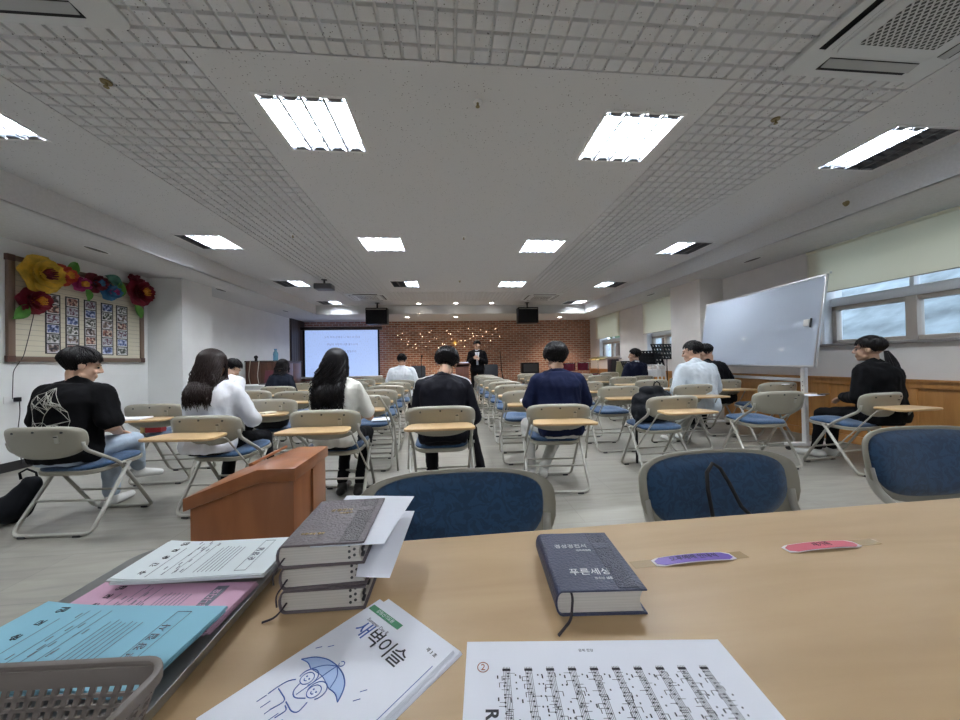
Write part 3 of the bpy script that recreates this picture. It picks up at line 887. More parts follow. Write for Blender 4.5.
def hair_short(o, H, m, seed, vol=1., nape=-.72, n=420, L=.06, brow=.30, ear=True):
    rnd = random.Random(seed); mb = MB()
    c0 = Vector((0, -.014, .036)); rad = Vector((.0845, .100, .094)) * vol
    def SP(u):
        k = 1 - .55 * max(0, -u.z - .02)
        return Vector((u.x * rad.x * k, u.y * rad.y * (k if u.y < 0 else 1), u.z * rad.z))
    def keep(u):   # is this direction covered with hair
        x, y, z = u
        if z > .62: return True
        if y > .30: return z > brow + .25 * (1 - abs(x))*0 + (.12 if abs(x) < .5 else 0)
        if y > -.10: return z > (-.02 if abs(x) > .6 else .1)
        return z > nape
    nu, nv = 28, 18
    vs = []; fs = []
    for i in range(nv + 1):
        t = PI * i / nv
        for j in range(nu):
            u = Vector((math.sin(t) * math.cos(2 * PI * j / nu), math.sin(t) * math.sin(2 * PI * j / nu), math.cos(t)))
            k = 1. if keep(u) else .80
            k *= 1 + .03 * noise.noise(u * 4 + Vector((seed, 0, 0)))
            vs.append(H @ (c0 + SP(u) * k))
    for i in range(nv):
        for j in range(nu):
            fs.append((i * nu + j, i * nu + (j + 1) % nu, (i + 1) * nu + (j + 1) % nu, (i + 1) * nu + j))
    mb.add(vs, fs)
    crown = Vector((.1, -.45, .88)).normalized()
    for _ in range(n):
        while True:
            u = Vector((rnd.gauss(0, 1), rnd.gauss(0, 1), rnd.gauss(0, 1))).normalized()
            if keep(u) : break
        pts = []; q = u.copy(); lift = 1.0
        tang = (u - crown); 
        LL = L * rnd.uniform(.6, 1.2) * (.42 if q.y > .3 else (.6 if abs(q.x) > .75 else (.5 if q.z < -.05 else 1))); st = 4
        for k in range(st + 1):
            pts.append(H @ (c0 + SP(q) * (lift + rnd.uniform(0, .01))))
            tg = (q - crown * q.dot(crown)); 
            if tg.length < .05: tg = Vector((rnd.uniform(-1, 1), 1, 0))
            tg = (tg.normalized() + Vector((rnd.uniform(-.35, .35), rnd.uniform(-.35, .35), -.5)))
            tg = (tg - q * q.dot(tg)).normalized()
            q = (q + tg * (LL / st / .09)).normalized(); lift += .005
        mb.tube(pts, [.0048, .0055, .005, .0035, .0006], 4, caps=False)
    return mb.build('hair', m, o, smooth=True)

def hair_long(o, H, m, seed, length=.42, spread=.11, back=.13, n=520, wavy=0., side=None, lean=0., sh=None):
    """hair falling from the crown over the back; points below the head follow gravity"""
    rnd = random.Random(seed); mb = MB()
    c0 = Vector((0, -.012, .036)); rad = Vector((.086, .104, .096))
    def keep(u):
        x, y, z = u
        if y > .55: return z > .45
        if y > .1: return z > .0 or abs(x) > .8
        return z > -.9
    nu, nv = 28, 18; vs = []; fs = []
    for i in range(nv + 1):
        t = PI * i / nv
        for j in range(nu):
            u = Vector((math.sin(t) * math.cos(2 * PI * j / nu), math.sin(t) * math.sin(2 * PI * j / nu), math.cos(t)))
            k = 1. if keep(u) else .78
            vs.append(H @ (c0 + Vector((u.x * rad.x, u.y * rad.y, u.z * rad.z)) * k))
    for i in range(nv):
        for j in range(nu):
            fs.append((i * nu + j, i * nu + (j + 1) % nu, (i + 1) * nu + (j + 1) % nu, (i + 1) * nu + j))
    mb.add(vs, fs)
    hc = H @ Vector((0, 0, 0))
    bv = BVHTree.FromPolygons([v.co[:] for v in sh.data.vertices], [q.vertices[:] for q in sh.data.polygons])
    def out(p, m_=.010):
        h = bv.ray_cast(Vector((p.x, hc.y - .6, p.z)), Vector((0, 1, 0)))
        if h[0] is not None and p.y > h[0].y - m_:
            f_ = max(0., min(1., (hc.z - .01 - p.z) / .13)); f_ = f_ * f_ * (3 - 2 * f_)
            return Vector((p.x, p.y + (h[0].y - m_ - p.y) * f_, p.z))
        return p
    # dense body of hair down the back
    rings = []
    for k in range(9):
        t = k / 8; z = -.02 - t * length * .50
        wx = .078 + (spread - .078) * min(1, t * 1.6); wx *= (1 - .55 * max(0, t - .6) / .4)
        cy = -.045 - (back - .05) * min(1, t * 1.5) ; wy = .045 - .02 * t
        sf = (side or 0) * t
        c_ = out(hc + Vector((sf, cy + lean * t, z)), .016); rw = []
        for a in [2 * PI * q / 18 for q in range(18)]:
            q_ = c_ + Vector((math.cos(a) * wx, 0, 0)); q_ = out(q_, .012) if abs(math.cos(a)) < 2 else q_
            rw.append(Vector((q_.x, q_.y + math.sin(a) * wy * (1 if k < 3 else .25), q_.z)))
        rings.append(rw)
    mb.loft(rings, True)
    for _ in range(n):
        a = rnd.uniform(-PI * 1.12, PI * .12) if rnd.random() < .8 else rnd.uniform(-PI, PI)
        top = rnd.uniform(.15, 1)
        ph = rnd.uniform(0, 6); pts = []
        u = Vector((math.cos(a) * math.sqrt(1 - top * top), math.sin(a) * math.sqrt(1 - top * top), top))
        if not keep(u): continue
        LL = length * rnd.uniform(.55, 1.06)
        # over the skull
        q = u.copy()
        for k in range(4):
            pts.append(H @ (c0 + Vector((q.x * rad.x, q.y * rad.y, q.z * rad.z)) * 1.02))
            d = Vector((q.x, q.y - .25, -1.1)); d = (d - q * q.dot(d)).normalized(); q = (q + d * .38).normalized()
            if q.z < -.1: break
        p = pts[-1].copy(); x0 = p.x - hc.x; y0 = p.y - hc.y
        tx = x0 / .086 * spread * rnd.uniform(.75, 1.05) + (side or 0)
        ty = min(y0, -.02) if y0 < .02 else y0 * .6
        ty = -back * rnd.uniform(.75, 1.12) if y0 < .02 else ty
        zt = p.z - LL * .9; st = 9
        for k in range(1, st + 1):
            t = k / st; e = t ** .85
            x = x0 + (tx - x0) * e + wavy * math.sin(t * 11 + ph) * t * .022
            y = y0 + (ty - y0) * min(1, e * 1.2) + wavy * math.cos(t * 10 + ph) * t * .015 + lean * t
            pts.append(out(Vector((hc.x + x, hc.y + y, p.z + (zt - p.z) * t)), .016 + rnd.random() * .020))
        nn = len(pts)
        mb.tube(pts, [.0055 * (1 - .8 * (i / (nn - 1)) ** 3) + .0005 for i in range(nn)], 4, caps=False)
    return mb.build('hair', m, o, smooth=True)

def person(label, loc, rz=0., s=1., lean=4., hp=0., hy=0., tilt=0., female=False, stand=False, shirt=None, pants=None, shoes=None, shirt_len='short',
           elbows=None, wrists=None, fdir=None, knees=None, ankles=None, sk=None, vox=.0075, hairf=None, loose=.016, eyes=False, collar=None, seatz=.50, jacket=None, sock=None, curl=.5, neck_fwd=0., foot=None, dx=0.):
    o = empty('person', label, 'person', loc, R(rz)); sk = sk or M_skin
    g = .88 if female else 1.
    P = Vector((0, 0, (seatz + .055) if not stand else .93 * s))
    a = R(lean); d = Vector((0, math.sin(a), math.cos(a))); fr = Vector((0, math.cos(a), -math.sin(a)))
    secs = [(-.09, .150, .105), (-.065, .162, .115), (-.03, .175, .125), (.06, .162, .118), (.15, .150, .106), (.25, .165, .112), (.33, .176, .115), (.39, .168, .105), (.43, .125, .085), (.465, .080, .066), (.50, .056, .056)]
    if stand: secs[0] = (-.10, .165, .11)
    def torso(mb, ex, lo=0, hi=99, fit=1.):
        mb.loft([ell(P + d * t * s + fr * (-.012 if t > .3 else 0), (w * g + ex) * s, (dd + ex) * s, fr, d) for t, w, dd in secs if lo <= t <= hi], True)
    SH = [P + d * .395 * s + Vector((sx * .172 * g * s, 0, 0)) for sx in (-1, 1)]
    E_ = [P + Vector(q) * s for q in (elbows or [(-.25, .06, .17), (.25, .06, .17)])]
    W_ = [P + Vector(q) * s for q in (wrists or [(-.10, .27, .11), (.10, .27, .11)])]
    FD = fdir or [(.35, .8, -.25), (-.35, .8, -.25)]
    NB = P + d * .475 * s
    hd = Euler((R(-hp), R(tilt), R(hy))).to_matrix()
    nd = (d * .5 + Vector((0, math.sin(R(hp) * .35), math.cos(R(hp) * .35))) * .5).normalized()
    HC = NB + nd * .125 * s + Vector((dx, .02 + neck_fwd, 0)) * s
    H = Matrix.Translation(HC) @ hd.to_4x4() @ Matrix.Scale(s * (1.03 if female else 1.08), 4)
    b = MB()
    torso(b, -.024)
    for k, sx in enumerate((-1, 1)):
        b.cap(SH[k], E_[k], .050 * s * g, .038 * s * g, 12); b.cap(E_[k], W_[k], .040 * s * g, .024 * s * g, 12)
        fdv = Vector(FD[k]); nrm = Vector((0, .25, 1)) if abs(fdv.normalized().z) < .8 else Vector((0, 1, .2))
        if stand: nrm = Vector((sx * .6, .7, .3))
        hand(b, W_[k], fdv, nrm, sx, s * (.9 if female else 1), curl)
    b.cap(NB - d * .03 * s, H @ Vector((0, -.022, -.05)), .054 * s * g, .050 * s * g, 14)
    T = lambda x, y, z: H @ Vector((x, y, z))
    rot = hd
    b.sphere(T(0, -.012, .030), [q * s for q in (.074, .092, .084)], 18, 12, 0, rot)
    b.sphere(T(0, .030, -.030), [q * s for q in (.060, .056, .076)], 16, 10, 0, rot)
    b.sphere(T(0, .058, -.086), [q * s for q in (.027, .022, .020)], 10, 8, 0, rot)
    b.cap(T(-.05, .01, -.065), T(-.018, .056, -.09), .018 * s, .016 * s, 8); b.cap(T(.05, .01, -.065), T(.018, .056, -.09), .018 * s, .016 * s, 8)
    b.cap(T(0, .084, .016), T(0, .101, -.026), .008 * s, .0115 * s, 8); b.cap(T(-.011, .090, -.030), T(.011, .090, -.030), .009 * s, .009 * s, 8)
    b.cap(T(-.034, .075, .024), T(.034, .075, .024), .012 * s, .012 * s, 8)
    b.cap(T(-.017, .079, -.056), T(.017, .079, -.056), .008 * s, .008 * s, 8); b.cap(T(-.014, .079, -.066), T(.014, .079, -.066), .008 * s, .008 * s, 8)
    for sx in (-1, 1):
        b.sphere(T(sx * .078, -.006, -.004), [q * s for q in (.009, .020, .030)], 10, 8, 0, rot)
        b.sphere(T(sx * .040, .062, -.028), [q * s for q in (.020, .016, .022)], 8, 6, 0, rot)
    # legs
    if stand:
        HIP = [P + Vector((sx * .09, 0, -.06)) * s for sx in (-1, 1)]
        KN = [Vector(q) * s for q in (knees or [(-.10, .02, .48), (.10, .02, .48)])]; AN = [Vector(q) * s for q in (ankles or [(-.11, -.01, .08), (.12, .0, .08)])]
    else:
        HIP = [P + Vector((sx * .09 * g, .0, -.02 * s)) for sx in (-1, 1)]
        KN = [Vector(q) for q in (knees or [(-.12, .42, .50), (.12, .42, .50)])]; AN = [Vector(q) for q in (ankles or [(-.12, .40, .085), (.12, .42, .085)])]
    FT = foot or [(0, 1, 0), (0, 1, 0)]
    for k in range(2):
        b.cap(HIP[k], KN[k], .078 * s * g, .052 * s * g, 12); b.cap(KN[k], AN[k], .052 * s * g, .034 * s * g, 12)
        fdv = Vector(FT[k]).normalized()
        b.cap(AN[k] - Vector((0, 0, .045)) - fdv * .03, AN[k] - Vector((0, 0, .045)) + fdv * .14, .032 * s, .026 * s, 8)
    remeshed(b, 'body', sk, o, vox)
    # clothes
    c = MB(); torso(c, loose, -.10, .47)
    for k, sx in enumerate((-1, 1)):
        c.cap(P + d * .448 * s + Vector((sx * .035, 0, 0)) * s, SH[k] + d * .004 * s, (.052 + loose * .35) * s, (.056 + loose * .45) * s * g, 12)
    c.cap(P + d * .42 * s, P + d * .487 * s, .072 * s * g, .060 * s * g, 14)
    for k in range(2):
        if shirt_len == 'short':
            e2 = SH[k].lerp(E_[k], .80); c.cap(SH[k], e2 , (.055 + loose * .9) * s * g, (.050 + loose * 1.0) * s * g, 12)
        else:
            c.cap(SH[k], E_[k], (.053 + loose * .8) * s * g, (.042 + loose * .8) * s * g, 12)
            c.cap(E_[k], E_[k].lerp(W_[k], .93), (.043 + loose * .8) * s * g, (.030 + loose * .7) * s * g, 12)
    sh = remeshed(c, 'jacket' if jacket else 'shirt', shirt, o, max(.011, vox), 7, .0065 * s, sum(map(ord, label)) % 17, 11.)
    if pants:
        c = MB()
        c.loft([ell(P + d * t * s, (w * g + .008) * s, (dd + .008) * s, fr, d) for t, w, dd in [(-.11, .13, .10), (-.06, .165, .12), (-.02, .172, .124), (.05, .160, .112)]], True)
        for k in range(2):
            c.cap(HIP[k], KN[k], (.092) * s * g, .066 * s * g, 12)
            c.cap(KN[k], KN[k].lerp(AN[k], .93 if sock is None else .80), .066 * s * g, .052 * s * g, 12)
        remeshed(c, 'trousers', pants, o, .012, 3, .005, sum(map(ord, label)) % 13 + 5, 12.)
    for k in range(2):
        fdv = Vector(FT[k]).normalized(); c = MB(); a0 = AN[k] - Vector((0, 0, .048))
        c.cap(a0 - fdv * .045, a0 + fdv * .07, .040, .040, 10); c.cap(a0 + fdv * .06, a0 + fdv * .165, .040, .030, 10)
        c.cap(AN[k] - Vector((0, 0, .01)), a0, .045, .045, 10)
        for v_ in range(len(c.v)):
            x, y, z = c.v[v_]
            if fdv.z > -.2 and z < a0.z - .030: c.v[v_] = (x, y, a0.z - .030)
        remeshed(c, 'shoe', shoes or M_dark, o, .009, 2)
        if sock:
            c = MB(); c.cap(KN[k].lerp(AN[k], .72), AN[k], .042 * s * g, .040 * s * g, 10); remeshed(c, 'sock', sock, o, .009, 1)
    if eyes:
        for sx in (-1, 1):
            c = MB(); c.sphere(T(sx * .030, .0765, .000), .0070 * s, 10, 8); e = c.build('eye', M_eye, o, smooth=True)
            c = MB(); c.cap(T(sx * .017, .0885, .019), T(sx * .046, .0755, .023), .0028, .002, 6); c.build('eyebrow', M_hair, o)
    if hairf: hairf(o, H, sh)
    if collar:
        c = MB(); cc = NB + d * .005 * s; rg = []
        for rr, dz in ((.072, -.022), (.070, .012), (.066, .024), (.063, .012), (.064, -.02)):
            rg.append(ell(cc + d * dz * s, rr * s * g, rr * .92 * s * g, fr, d, 18, 2))
        c.loft(rg, False); c.build('collar', collar, o, smooth=True)
    o['_H'] = 0; del o['_H']
    return o, H, P, d, fr, sh

C_black = cloth('black_cotton', (.004, .004, .005)); C_white = cloth('white_shirt_cotton', (.72, .73, .78)); C_cream = cloth('cream_cotton', (.68, .67, .62))
C_jack = cloth('black_tracksuit', (.005, .005, .009), .7); C_navy = cloth('navy_shirt_cloth', (.008, .012, .040), .8); C_suit = cloth('dark_suit', (.005, .005, .007), .8)
C_nsuit = cloth('navy_suit_cloth', (.006, .008, .022), .8); C_grey = cloth('pale_grey_shirt_cloth', (.60, .66, .72)); C_wt = cloth('white_tee', (.74, .77, .82))
C_jean = cloth('light_blue_denim', (.36, .43, .52)); C_dk = cloth('charcoal_trousers', (.007, .007, .009)); C_nj = cloth('dark_slate_jacket', (.012, .015, .025)); C_beige = cloth('light_trousers', (.5, .5, .48))
M_shoe_w = mat('white_sneaker', (.6, .6, .58), .6); M_shoe_b = mat('black_shoe', (.015, .015, .015), .35); M_sandal = mat('brown_leather', (.12, .06, .04), .5)
def at_chair(x, ytop, dy=.20): return (x, ytop + dy, 0)

# man in black T-shirt, left
p, H, P, d, fr, sh = person('person in black T-shirt with white line drawing on its back, leftmost, looking right', at_chair(-2.74, 2.50, .20), -2, 1.0, lean=8, hp=10, hy=-40,
    shirt=C_black, pants=C_jean, shoes=M_shoe_w, loose=.03, eyes=True, vox=.0065, elbows=[(-.24, .05, .16), (.27, .04, .15)], wrists=[(-.08, .27, .09), (.10, .27, .07)],
    knees=[(-.10, .40, .50), (.12, .36, .54)], ankles=[(-.05, .36, .09), (-.02, .56, .26)], foot=[(0, 1, 0), (.3, .9, -.25)],
    hairf=lambda o, H, sh: hair_short(o, H, M_hair, 1, 1.06, -.80, 700, .075, .25))
# polygonal white line print on the back of the shirt
bv = BVHTree.FromPolygons([v.co[:] for v in sh.data.vertices], [q.vertices[:] for q in sh.data.polygons])
M_print = mat('white_print', (.55, .55, .48), .7)
rnd = random.Random(5)
pr = MB()
outl = [(-.17, .36), (-.13, .40), (-.06, .42), (-.02, .45), (-.03, .40), (-.06, .34), (-.01, .35), (.04, .33), (.07, .28), (.08, .22), (.07, .16), (.0, .14), (-.08, .14), (-.15, .15), (-.19, .20), (-.19, .28)]
inner = [(rnd.uniform(-.17, .05), rnd.uniform(.17, .34)) for _ in range(16)]
segs_ = list(zip(outl, outl[1:] + outl[:1]))
for q in inner + outl:
    near = sorted(inner, key=lambda r_: (r_[0] - q[0]) ** 2 + (r_[1] - q[1]) ** 2)[1:4]
    segs_ += [(q, r_) for r_ in near]
for a, b in segs_:
    pts = []
    for k in range(7):
        t = k / 6; x = a[0] + (b[0] - a[0]) * t; zz = a[1] + (b[1] - a[1]) * t
        og = P + d * (zz - .02) + Vector((x * 1.1 + .03, 0, 0)) - fr * .5
        hit = bv.ray_cast(og, fr)
        if hit[0] is not None: pts.append(hit[0] + hit[1] * .0015)
    if len(pts) > 1: pr.tube(pts, .0014, 4)
pr.build('shirt_print', M_print, p)

person('person with long dark hair in a loose white shirt, beyond the wooden lectern', at_chair(-1.87, 2.62, .21), -4, .97, lean=6, hp=10, hy=-6, neck_fwd=-.035, female=True,
    shirt=C_white, shirt_len='long', pants=C_dk, shoes=M_shoe_b, loose=.042, vox=.008, knees=[(-.1, .42, .5), (.16, .44, .5)], ankles=[(-.1, .30, .09), (.2, .45, .09)],
    elbows=[(-.24, .14, .16), (.26, .14, .14)], wrists=[(-.10, .33, .13), (.12, .33, .13)],
    hairf=lambda o, H, sh: hair_long(o, H, M_hairb, 2, .38, .085, .13, 1000, .7, side=.015, sh=sh))
person('person with long wavy black hair in a cream T-shirt, sitting before the projection screen', at_chair(-.925, 2.66, .19), -2, .96, lean=6, hp=9, hy=-8, neck_fwd=-.035, female=True,
    shirt=C_cream, pants=C_dk, shoes=M_shoe_b, loose=.024, vox=.008, knees=[(-.05, .42, .5), (.14, .42, .5)], ankles=[(-.03, .22, .085), (.12, .2, .085)],
    elbows=[(-.22, .14, .16), (.25, .13, .13)], wrists=[(-.10, .33, .13), (.12, .33, .13)],
    hairf=lambda o, H, sh: hair_long(o, H, M_hair, 3, .44, .105, .125, 1000, 1.7, side=-.03, sh=sh))
# man in black track jacket
p, H, P, d, fr, sh = person('person in black track jacket with white shoulder piping, bent forward in the centre', at_chair(-.06, 2.64, .175), 0, .99, lean=20, hp=34, hy=-6, tilt=4, dx=.035,
    shirt=C_jack, shirt_len='long', pants=C_dk, shoes=M_shoe_b, loose=.036, vox=.0075, collar=C_jack, knees=[(-.12, .40, .5), (.24, .38, .5)], ankles=[(-.10, .18, .085), (.34, .30, .085)],
    elbows=[(-.215, .12, .14), (.265, .10, .10)], wrists=[(-.10, .30, .07), (.14, .30, .07)],
    hairf=lambda o, H, sh: hair_short(o, H, M_hair, 4, 1.20, -.50, 700, .075, .25), neck_fwd=.02)
bv = BVHTree.FromPolygons([v.co[:] for v in sh.data.vertices], [q.vertices[:] for q in sh.data.polygons])
for sx in (-1, 1):
    pts = []
    for k in range(14):
        t = k / 13
        og = P + d * (.47 - .10 * t * t) * 1.02 + Vector((sx * (.075 + .165 * t), 0, 0)) - fr * .02 * t + Vector((0, -.02, .5))
        hit = bv.ray_cast(og, Vector((0, 0, -1)))
        if hit[0] is not None: pts.append(hit[0] + hit[1] * .003)
    if len(pts) > 1:
        c = MB(); c.tube(pts, .0045, 6); c.build('piping', M_white, p)
person('person in navy shirt seen from behind, sitting right of the aisle', at_chair(.965, 2.75, .175), -5, 1.0, lean=12, hp=18, hy=3,
    shirt=C_navy, pants=C_beige, shoes=M_shoe_w, loose=.030, vox=.0075, collar=C_navy, knees=[(-.24, .42, .5), (.12, .44, .5)], ankles=[(-.22, .30, .085), (-.10, .33, .085)],
    elbows=[(-.26, .12, .15), (.26, .12, .15)], wrists=[(-.10, .33, .13), (.12, .33, .13)], foot=[(-.2, 1, 0), (.1, 1, 0)],
    hairf=lambda o, H, sh: hair_short(o, H, M_hair, 5, 1.22, -.55, 750, .085, .2))
def ponytail(o, H):
    rnd = random.Random(9); mb = MB(); r0 = H @ Vector((0, -.105, -.02))
    for _ in range(160):
        a = rnd.uniform(0, 6.28); q = rnd.uniform(0, 1) ** .5; pts = []
        for k in range(8):
            t = k / 7; w_ = .016 + .034 * math.sin(min(1, t * 1.3) * PI * .8)
            pts.append(r0 + Vector((math.cos(a) * q * w_ * 1.1, -.03 * math.sin(t * PI * .6) * 1.6 + math.sin(a) * q * w_ * .7 - .02 * t, -.30 * t + .01)))
        mb.tube(pts, [.005, .0055, .0055, .005, .005, .004, .003, .001], 4, caps=False)
    mb.build('ponytail', M_hair, o, smooth=True)
    c = MB(); c.tube([r0 + Vector((math.cos(x) * .017, math.sin(x) * .012, .0)) for x in [k * PI / 6 for k in range(13)]], .005, 6); c.build('hair_tie', M_dark, o, smooth=True)
def hair_pony(o, H, sh):
    hair_short(o, H, M_hair, 6, 1.03, -.80, 500, .10, .22); ponytail(o, H)
person('person with low ponytail in black, sitting below the window, hands in the lap', at_chair(4.22, 2.80, .17), 6, 1.05, lean=7, hp=-2, hy=22, female=True,
    shirt=C_black, shirt_len='long', pants=C_black, shoes=M_shoe_w, loose=.036, eyes=True, vox=.0065, knees=[(-.10, .45, .5), (.10, .46, .5)], ankles=[(-.08, .52, .085), (.10, .50, .085)],
    elbows=[(-.24, .03, .15), (.24, .02, .15)], wrists=[(-.09, .24, .13), (.03, .25, .12)], foot=[(-.5, 1, 0), (-.3, 1, 0)], neck_fwd=.005, hairf=hair_pony)
V2 = .011
person('person in pale grey long-sleeved shirt, sitting right of the backpack with head turned left', at_chair(3.11, 3.80, .18), 3, 1.09, lean=8, hp=6, hy=34,
    shirt=C_grey, shirt_len='long', pants=C_beige, shoes=M_shoe_w, loose=.034, eyes=True, vox=.008, neck_fwd=.015,
    hairf=lambda o, H, sh: hair_short(o, H, M_hair, 7, .99, -.80, 420, .07, .3))
person('person in dark shirt with bowed head, sitting in front of the whiteboard', at_chair(3.99, 4.52, .22), 6, 1.12, lean=18, hp=26, hy=22,
    shirt=C_suit, shirt_len='long', pants=C_dk, shoes=M_shoe_b, loose=.04, eyes=True, vox=.009,
    hairf=lambda o, H, sh: hair_short(o, H, M_hair, 8, 1.0, -.75, 380, .07, .3))
person('person in navy suit with white collar in profile, sitting near the far windows', (3.84, 6.70, 0), 14, 1.09, lean=3, hp=0, hy=38,
    shirt=C_nsuit, shirt_len='long', pants=C_dk, shoes=M_shoe_b, loose=.032, eyes=True, vox=V2, collar=C_wt, jacket=True, seatz=.50,
    hairf=lambda o, H, sh: hair_short(o, H, M_hair, 9, 1.04, -.6, 300, .05, .35))
chair(3.86, 6.46, .81, 'folding chair under the man in the navy suit', True, 10)
person('person in white T-shirt with short hair, sitting left of the aisle near the front', at_chair(-.95, 6.68, .22), 0, 1.06, lean=4, hp=6, hy=0,
    shirt=C_wt, pants=C_dk, shoes=M_shoe_b, loose=.034, vox=V2, sk=M_skin2, hairf=lambda o, H, sh: hair_short(o, H, M_hair, 10, 1.0, -.6, 250, .04, .3))
person('person in dark navy jacket with chin-length hair, sitting at left before the brown cabinet', at_chair(-2.80, 5.62, .22), -10, .95, lean=12, hp=18, hy=-6, female=True,
    shirt=C_nj, shirt_len='long', pants=C_dk, shoes=M_shoe_b, loose=.034, vox=V2, jacket=True, hairf=lambda o, H, sh: hair_long(o, H, M_hair, 11, .20, .105, .07, 320, .6, sh=sh))
person('person in white shirt bowed forward, partly hidden behind the long-haired woman at left', (-3.12, 4.86, 0), -12, 1.0, lean=26, hp=34, hy=-18,
    shirt=C_white, pants=C_dk, shoes=M_shoe_b, loose=.034, vox=V2, hairf=lambda o, H, sh: hair_short(o, H, M_hair, 12, 1.05, -.6, 300, .06, .3))
chair(-3.15, 4.62, .79, 'folding chair under the bowed young man in the white shirt', True, -10)
# speaker at the front
p, H, P, d, fr, sh = person('person in black suit and tie standing at the front beside the lectern, reading', (.76, 9.3, 0), 176, 1.045, lean=3, hp=24, hy=8, stand=True,
    shirt=C_suit, shirt_len='long', pants=C_suit, shoes=M_shoe_b, loose=.022, eyes=True, vox=.009, collar=C_wt, jacket=True, curl=.9,
    elbows=[(-.235, .05, .15), (.235, .05, .15)], wrists=[(-.06, .24, .24), (.10, .23, .26)], fdir=[(.8, .35, .35), (-.6, .5, .5)],
    hairf=lambda o, H, sh: hair_short(o, H, M_hair, 13, 1.02, -.6, 250, .04, .38))
bvs = BVHTree.FromPolygons([v.co[:] for v in sh.data.vertices], [q.vertices[:] for q in sh.data.polygons])
c = MB(); rg = []
for k in range(9):
    t = k / 8; w_ = .055 * (1 - t) + .006
    row = []
    for u in (-1, -.4, .4, 1):
        og = P + d * (.43 - .33 * t) * 1.045 + Vector((u * w_, 0, 0)) + fr * .5
        hit = bvs.ray_cast(og, -fr); q = hit[0] if hit[0] is not None else og - fr * .38
        row.append(q + fr * .006)
    rg.append(row)
c.loft(rg, False, closed=False); c.build('shirt_front', C_wt, p, smooth=True)
c = MB(); rg = []
for k in range(9):
    t = k / 8; w_ = .016 + .012 * t; row = []
    for u in (-1, 1):
        og = P + d * (.42 - .32 * t) * 1.045 + Vector((u * w_, 0, 0)) + fr * .5
        hit = bvs.ray_cast(og, -fr); q = hit[0] if hit[0] is not None else og - fr * .38
        row.append(q + fr * .012)
    rg.append(row)
c.loft(rg, False, closed=False); c.build('tie', mat('pale_tie', (.45, .47, .52), .5), p, smooth=True)
# ================================================================ table in the foreground
TZ = .77
M_beech = wood('beech_table_top', (.50, .345, .19), (.42, .28, .145), (1.0, 7, 1), .46, 2., 0.)
M_paper = mat('white_paper', (.80, .82, .90), .7); M_ink = mat('black_ink', (.02, .02, .03), .6); M_inkgrey = mat('grey_ink', (.16, .17, .21), .6)
tb = empty('table', 'long beech table in the foreground with books and papers on it', 'table', (0, 0, 0), 0)
TH = R(1.5)
def trow(x, y): return (x, y + x * math.tan(TH), 0)
b = MB()
pts = [(-.50, .683), (1.75, .742), (1.77, .02), (-.48, -.04)]
def rpoly(p, r):
    q = fillet([Vector((*a, 0)) for a in (p + p[:2])], r, 4)
    return q
b.prism([(-.50, .683), (1.75, .742), (1.77, .02), (-.48, -.04)], TZ - .03, TZ)
b.build('tabletop', M_beech, tb, bevel=.006, segs=3)
b = MB(); b.box((.63, .66, TZ - .075), (2.1, .02, .09), (0, 0, TH)); b.build('apron', M_beech, tb, bevel=.002, segs=1)
for x, y in ((-.42, .62), (1.66, .68), (-.40, .02), (1.69, .08)):
    b = MB(); b.box((x, y, (TZ - .03) / 2), (.05, .05, TZ - .03)); b.build('leg', M_tubem, tb, bevel=.004)
M_leather_n = mat('navy_leatherette', (.030, .037, .085), .42, bump=(260, .25, 2)); M_leather_g = mat('grey_brown_leatherette', (.125, .100, .110), .45, bump=(260, .25, 2))
M_pages = mat('page_block', (.60, .57, .52), .8)
def pages_mat():
    m = mat('bible_pages', (.52, .49, .45), .75); n, l, bb = nodes(m)
    tc = n.new('ShaderNodeTexCoord'); mp = n.new('ShaderNodeMapping'); mp.inputs['Scale'].default_value = (3, 3, 900)
    ns = n.new('ShaderNodeTexNoise'); ns.inputs['Scale'].default_value = 1; r = n.new('ShaderNodeValToRGB')
    r.color_ramp.elements[0].position = .35; r.color_ramp.elements[0].color = (.48, .45, .41, 1); r.color_ramp.elements[1].color = (.72, .69, .64, 1)
    l.new(tc.outputs['Object'], mp.inputs['Vector']); l.new(mp.outputs['Vector'], ns.inputs['Vector']); l.new(ns.outputs['Fac'], r.inputs['Fac']); l.new(r.outputs['Color'], bb.inputs['Base Color'])
    return m
M_pages = pages_mat()
def emboss(name, c):
    m = mat(name, c, .4); n, l, bb = nodes(m)
    tc = n.new('ShaderNodeTexCoord'); v = n.new('ShaderNodeTexVoronoi'); v.inputs['Scale'].default_value = 230; v.feature = 'DISTANCE_TO_EDGE'
    l.new(tc.outputs['Object'], v.inputs['Vector']); r = n.new('ShaderNodeValToRGB'); r.color_ramp.elements[1].position = .12
    l.new(v.outputs['Distance'], r.inputs['Fac']); bp = n.new('ShaderNodeBump'); bp.inputs['Strength'].default_value = .9; bp.inputs['Distance'].default_value = .002
    l.new(r.outputs['Color'], bp.inputs['Height']); l.new(bp.outputs['Normal'], bb.inputs['Normal']); return m
M_emb_n = emboss('navy_embossed_band', (.022, .027, .07)); M_emb_g = emboss('grey_embossed_band', (.10, .083, .088))
M_silver = mat('silver_foil', (.75, .75, .78), .3, metal=.3); M_gold = mat('gold_foil', (.65, .48, .22), .3, metal=.4)
M_ribbon = mat('dark_ribbon', (.02, .012, .02), .6)
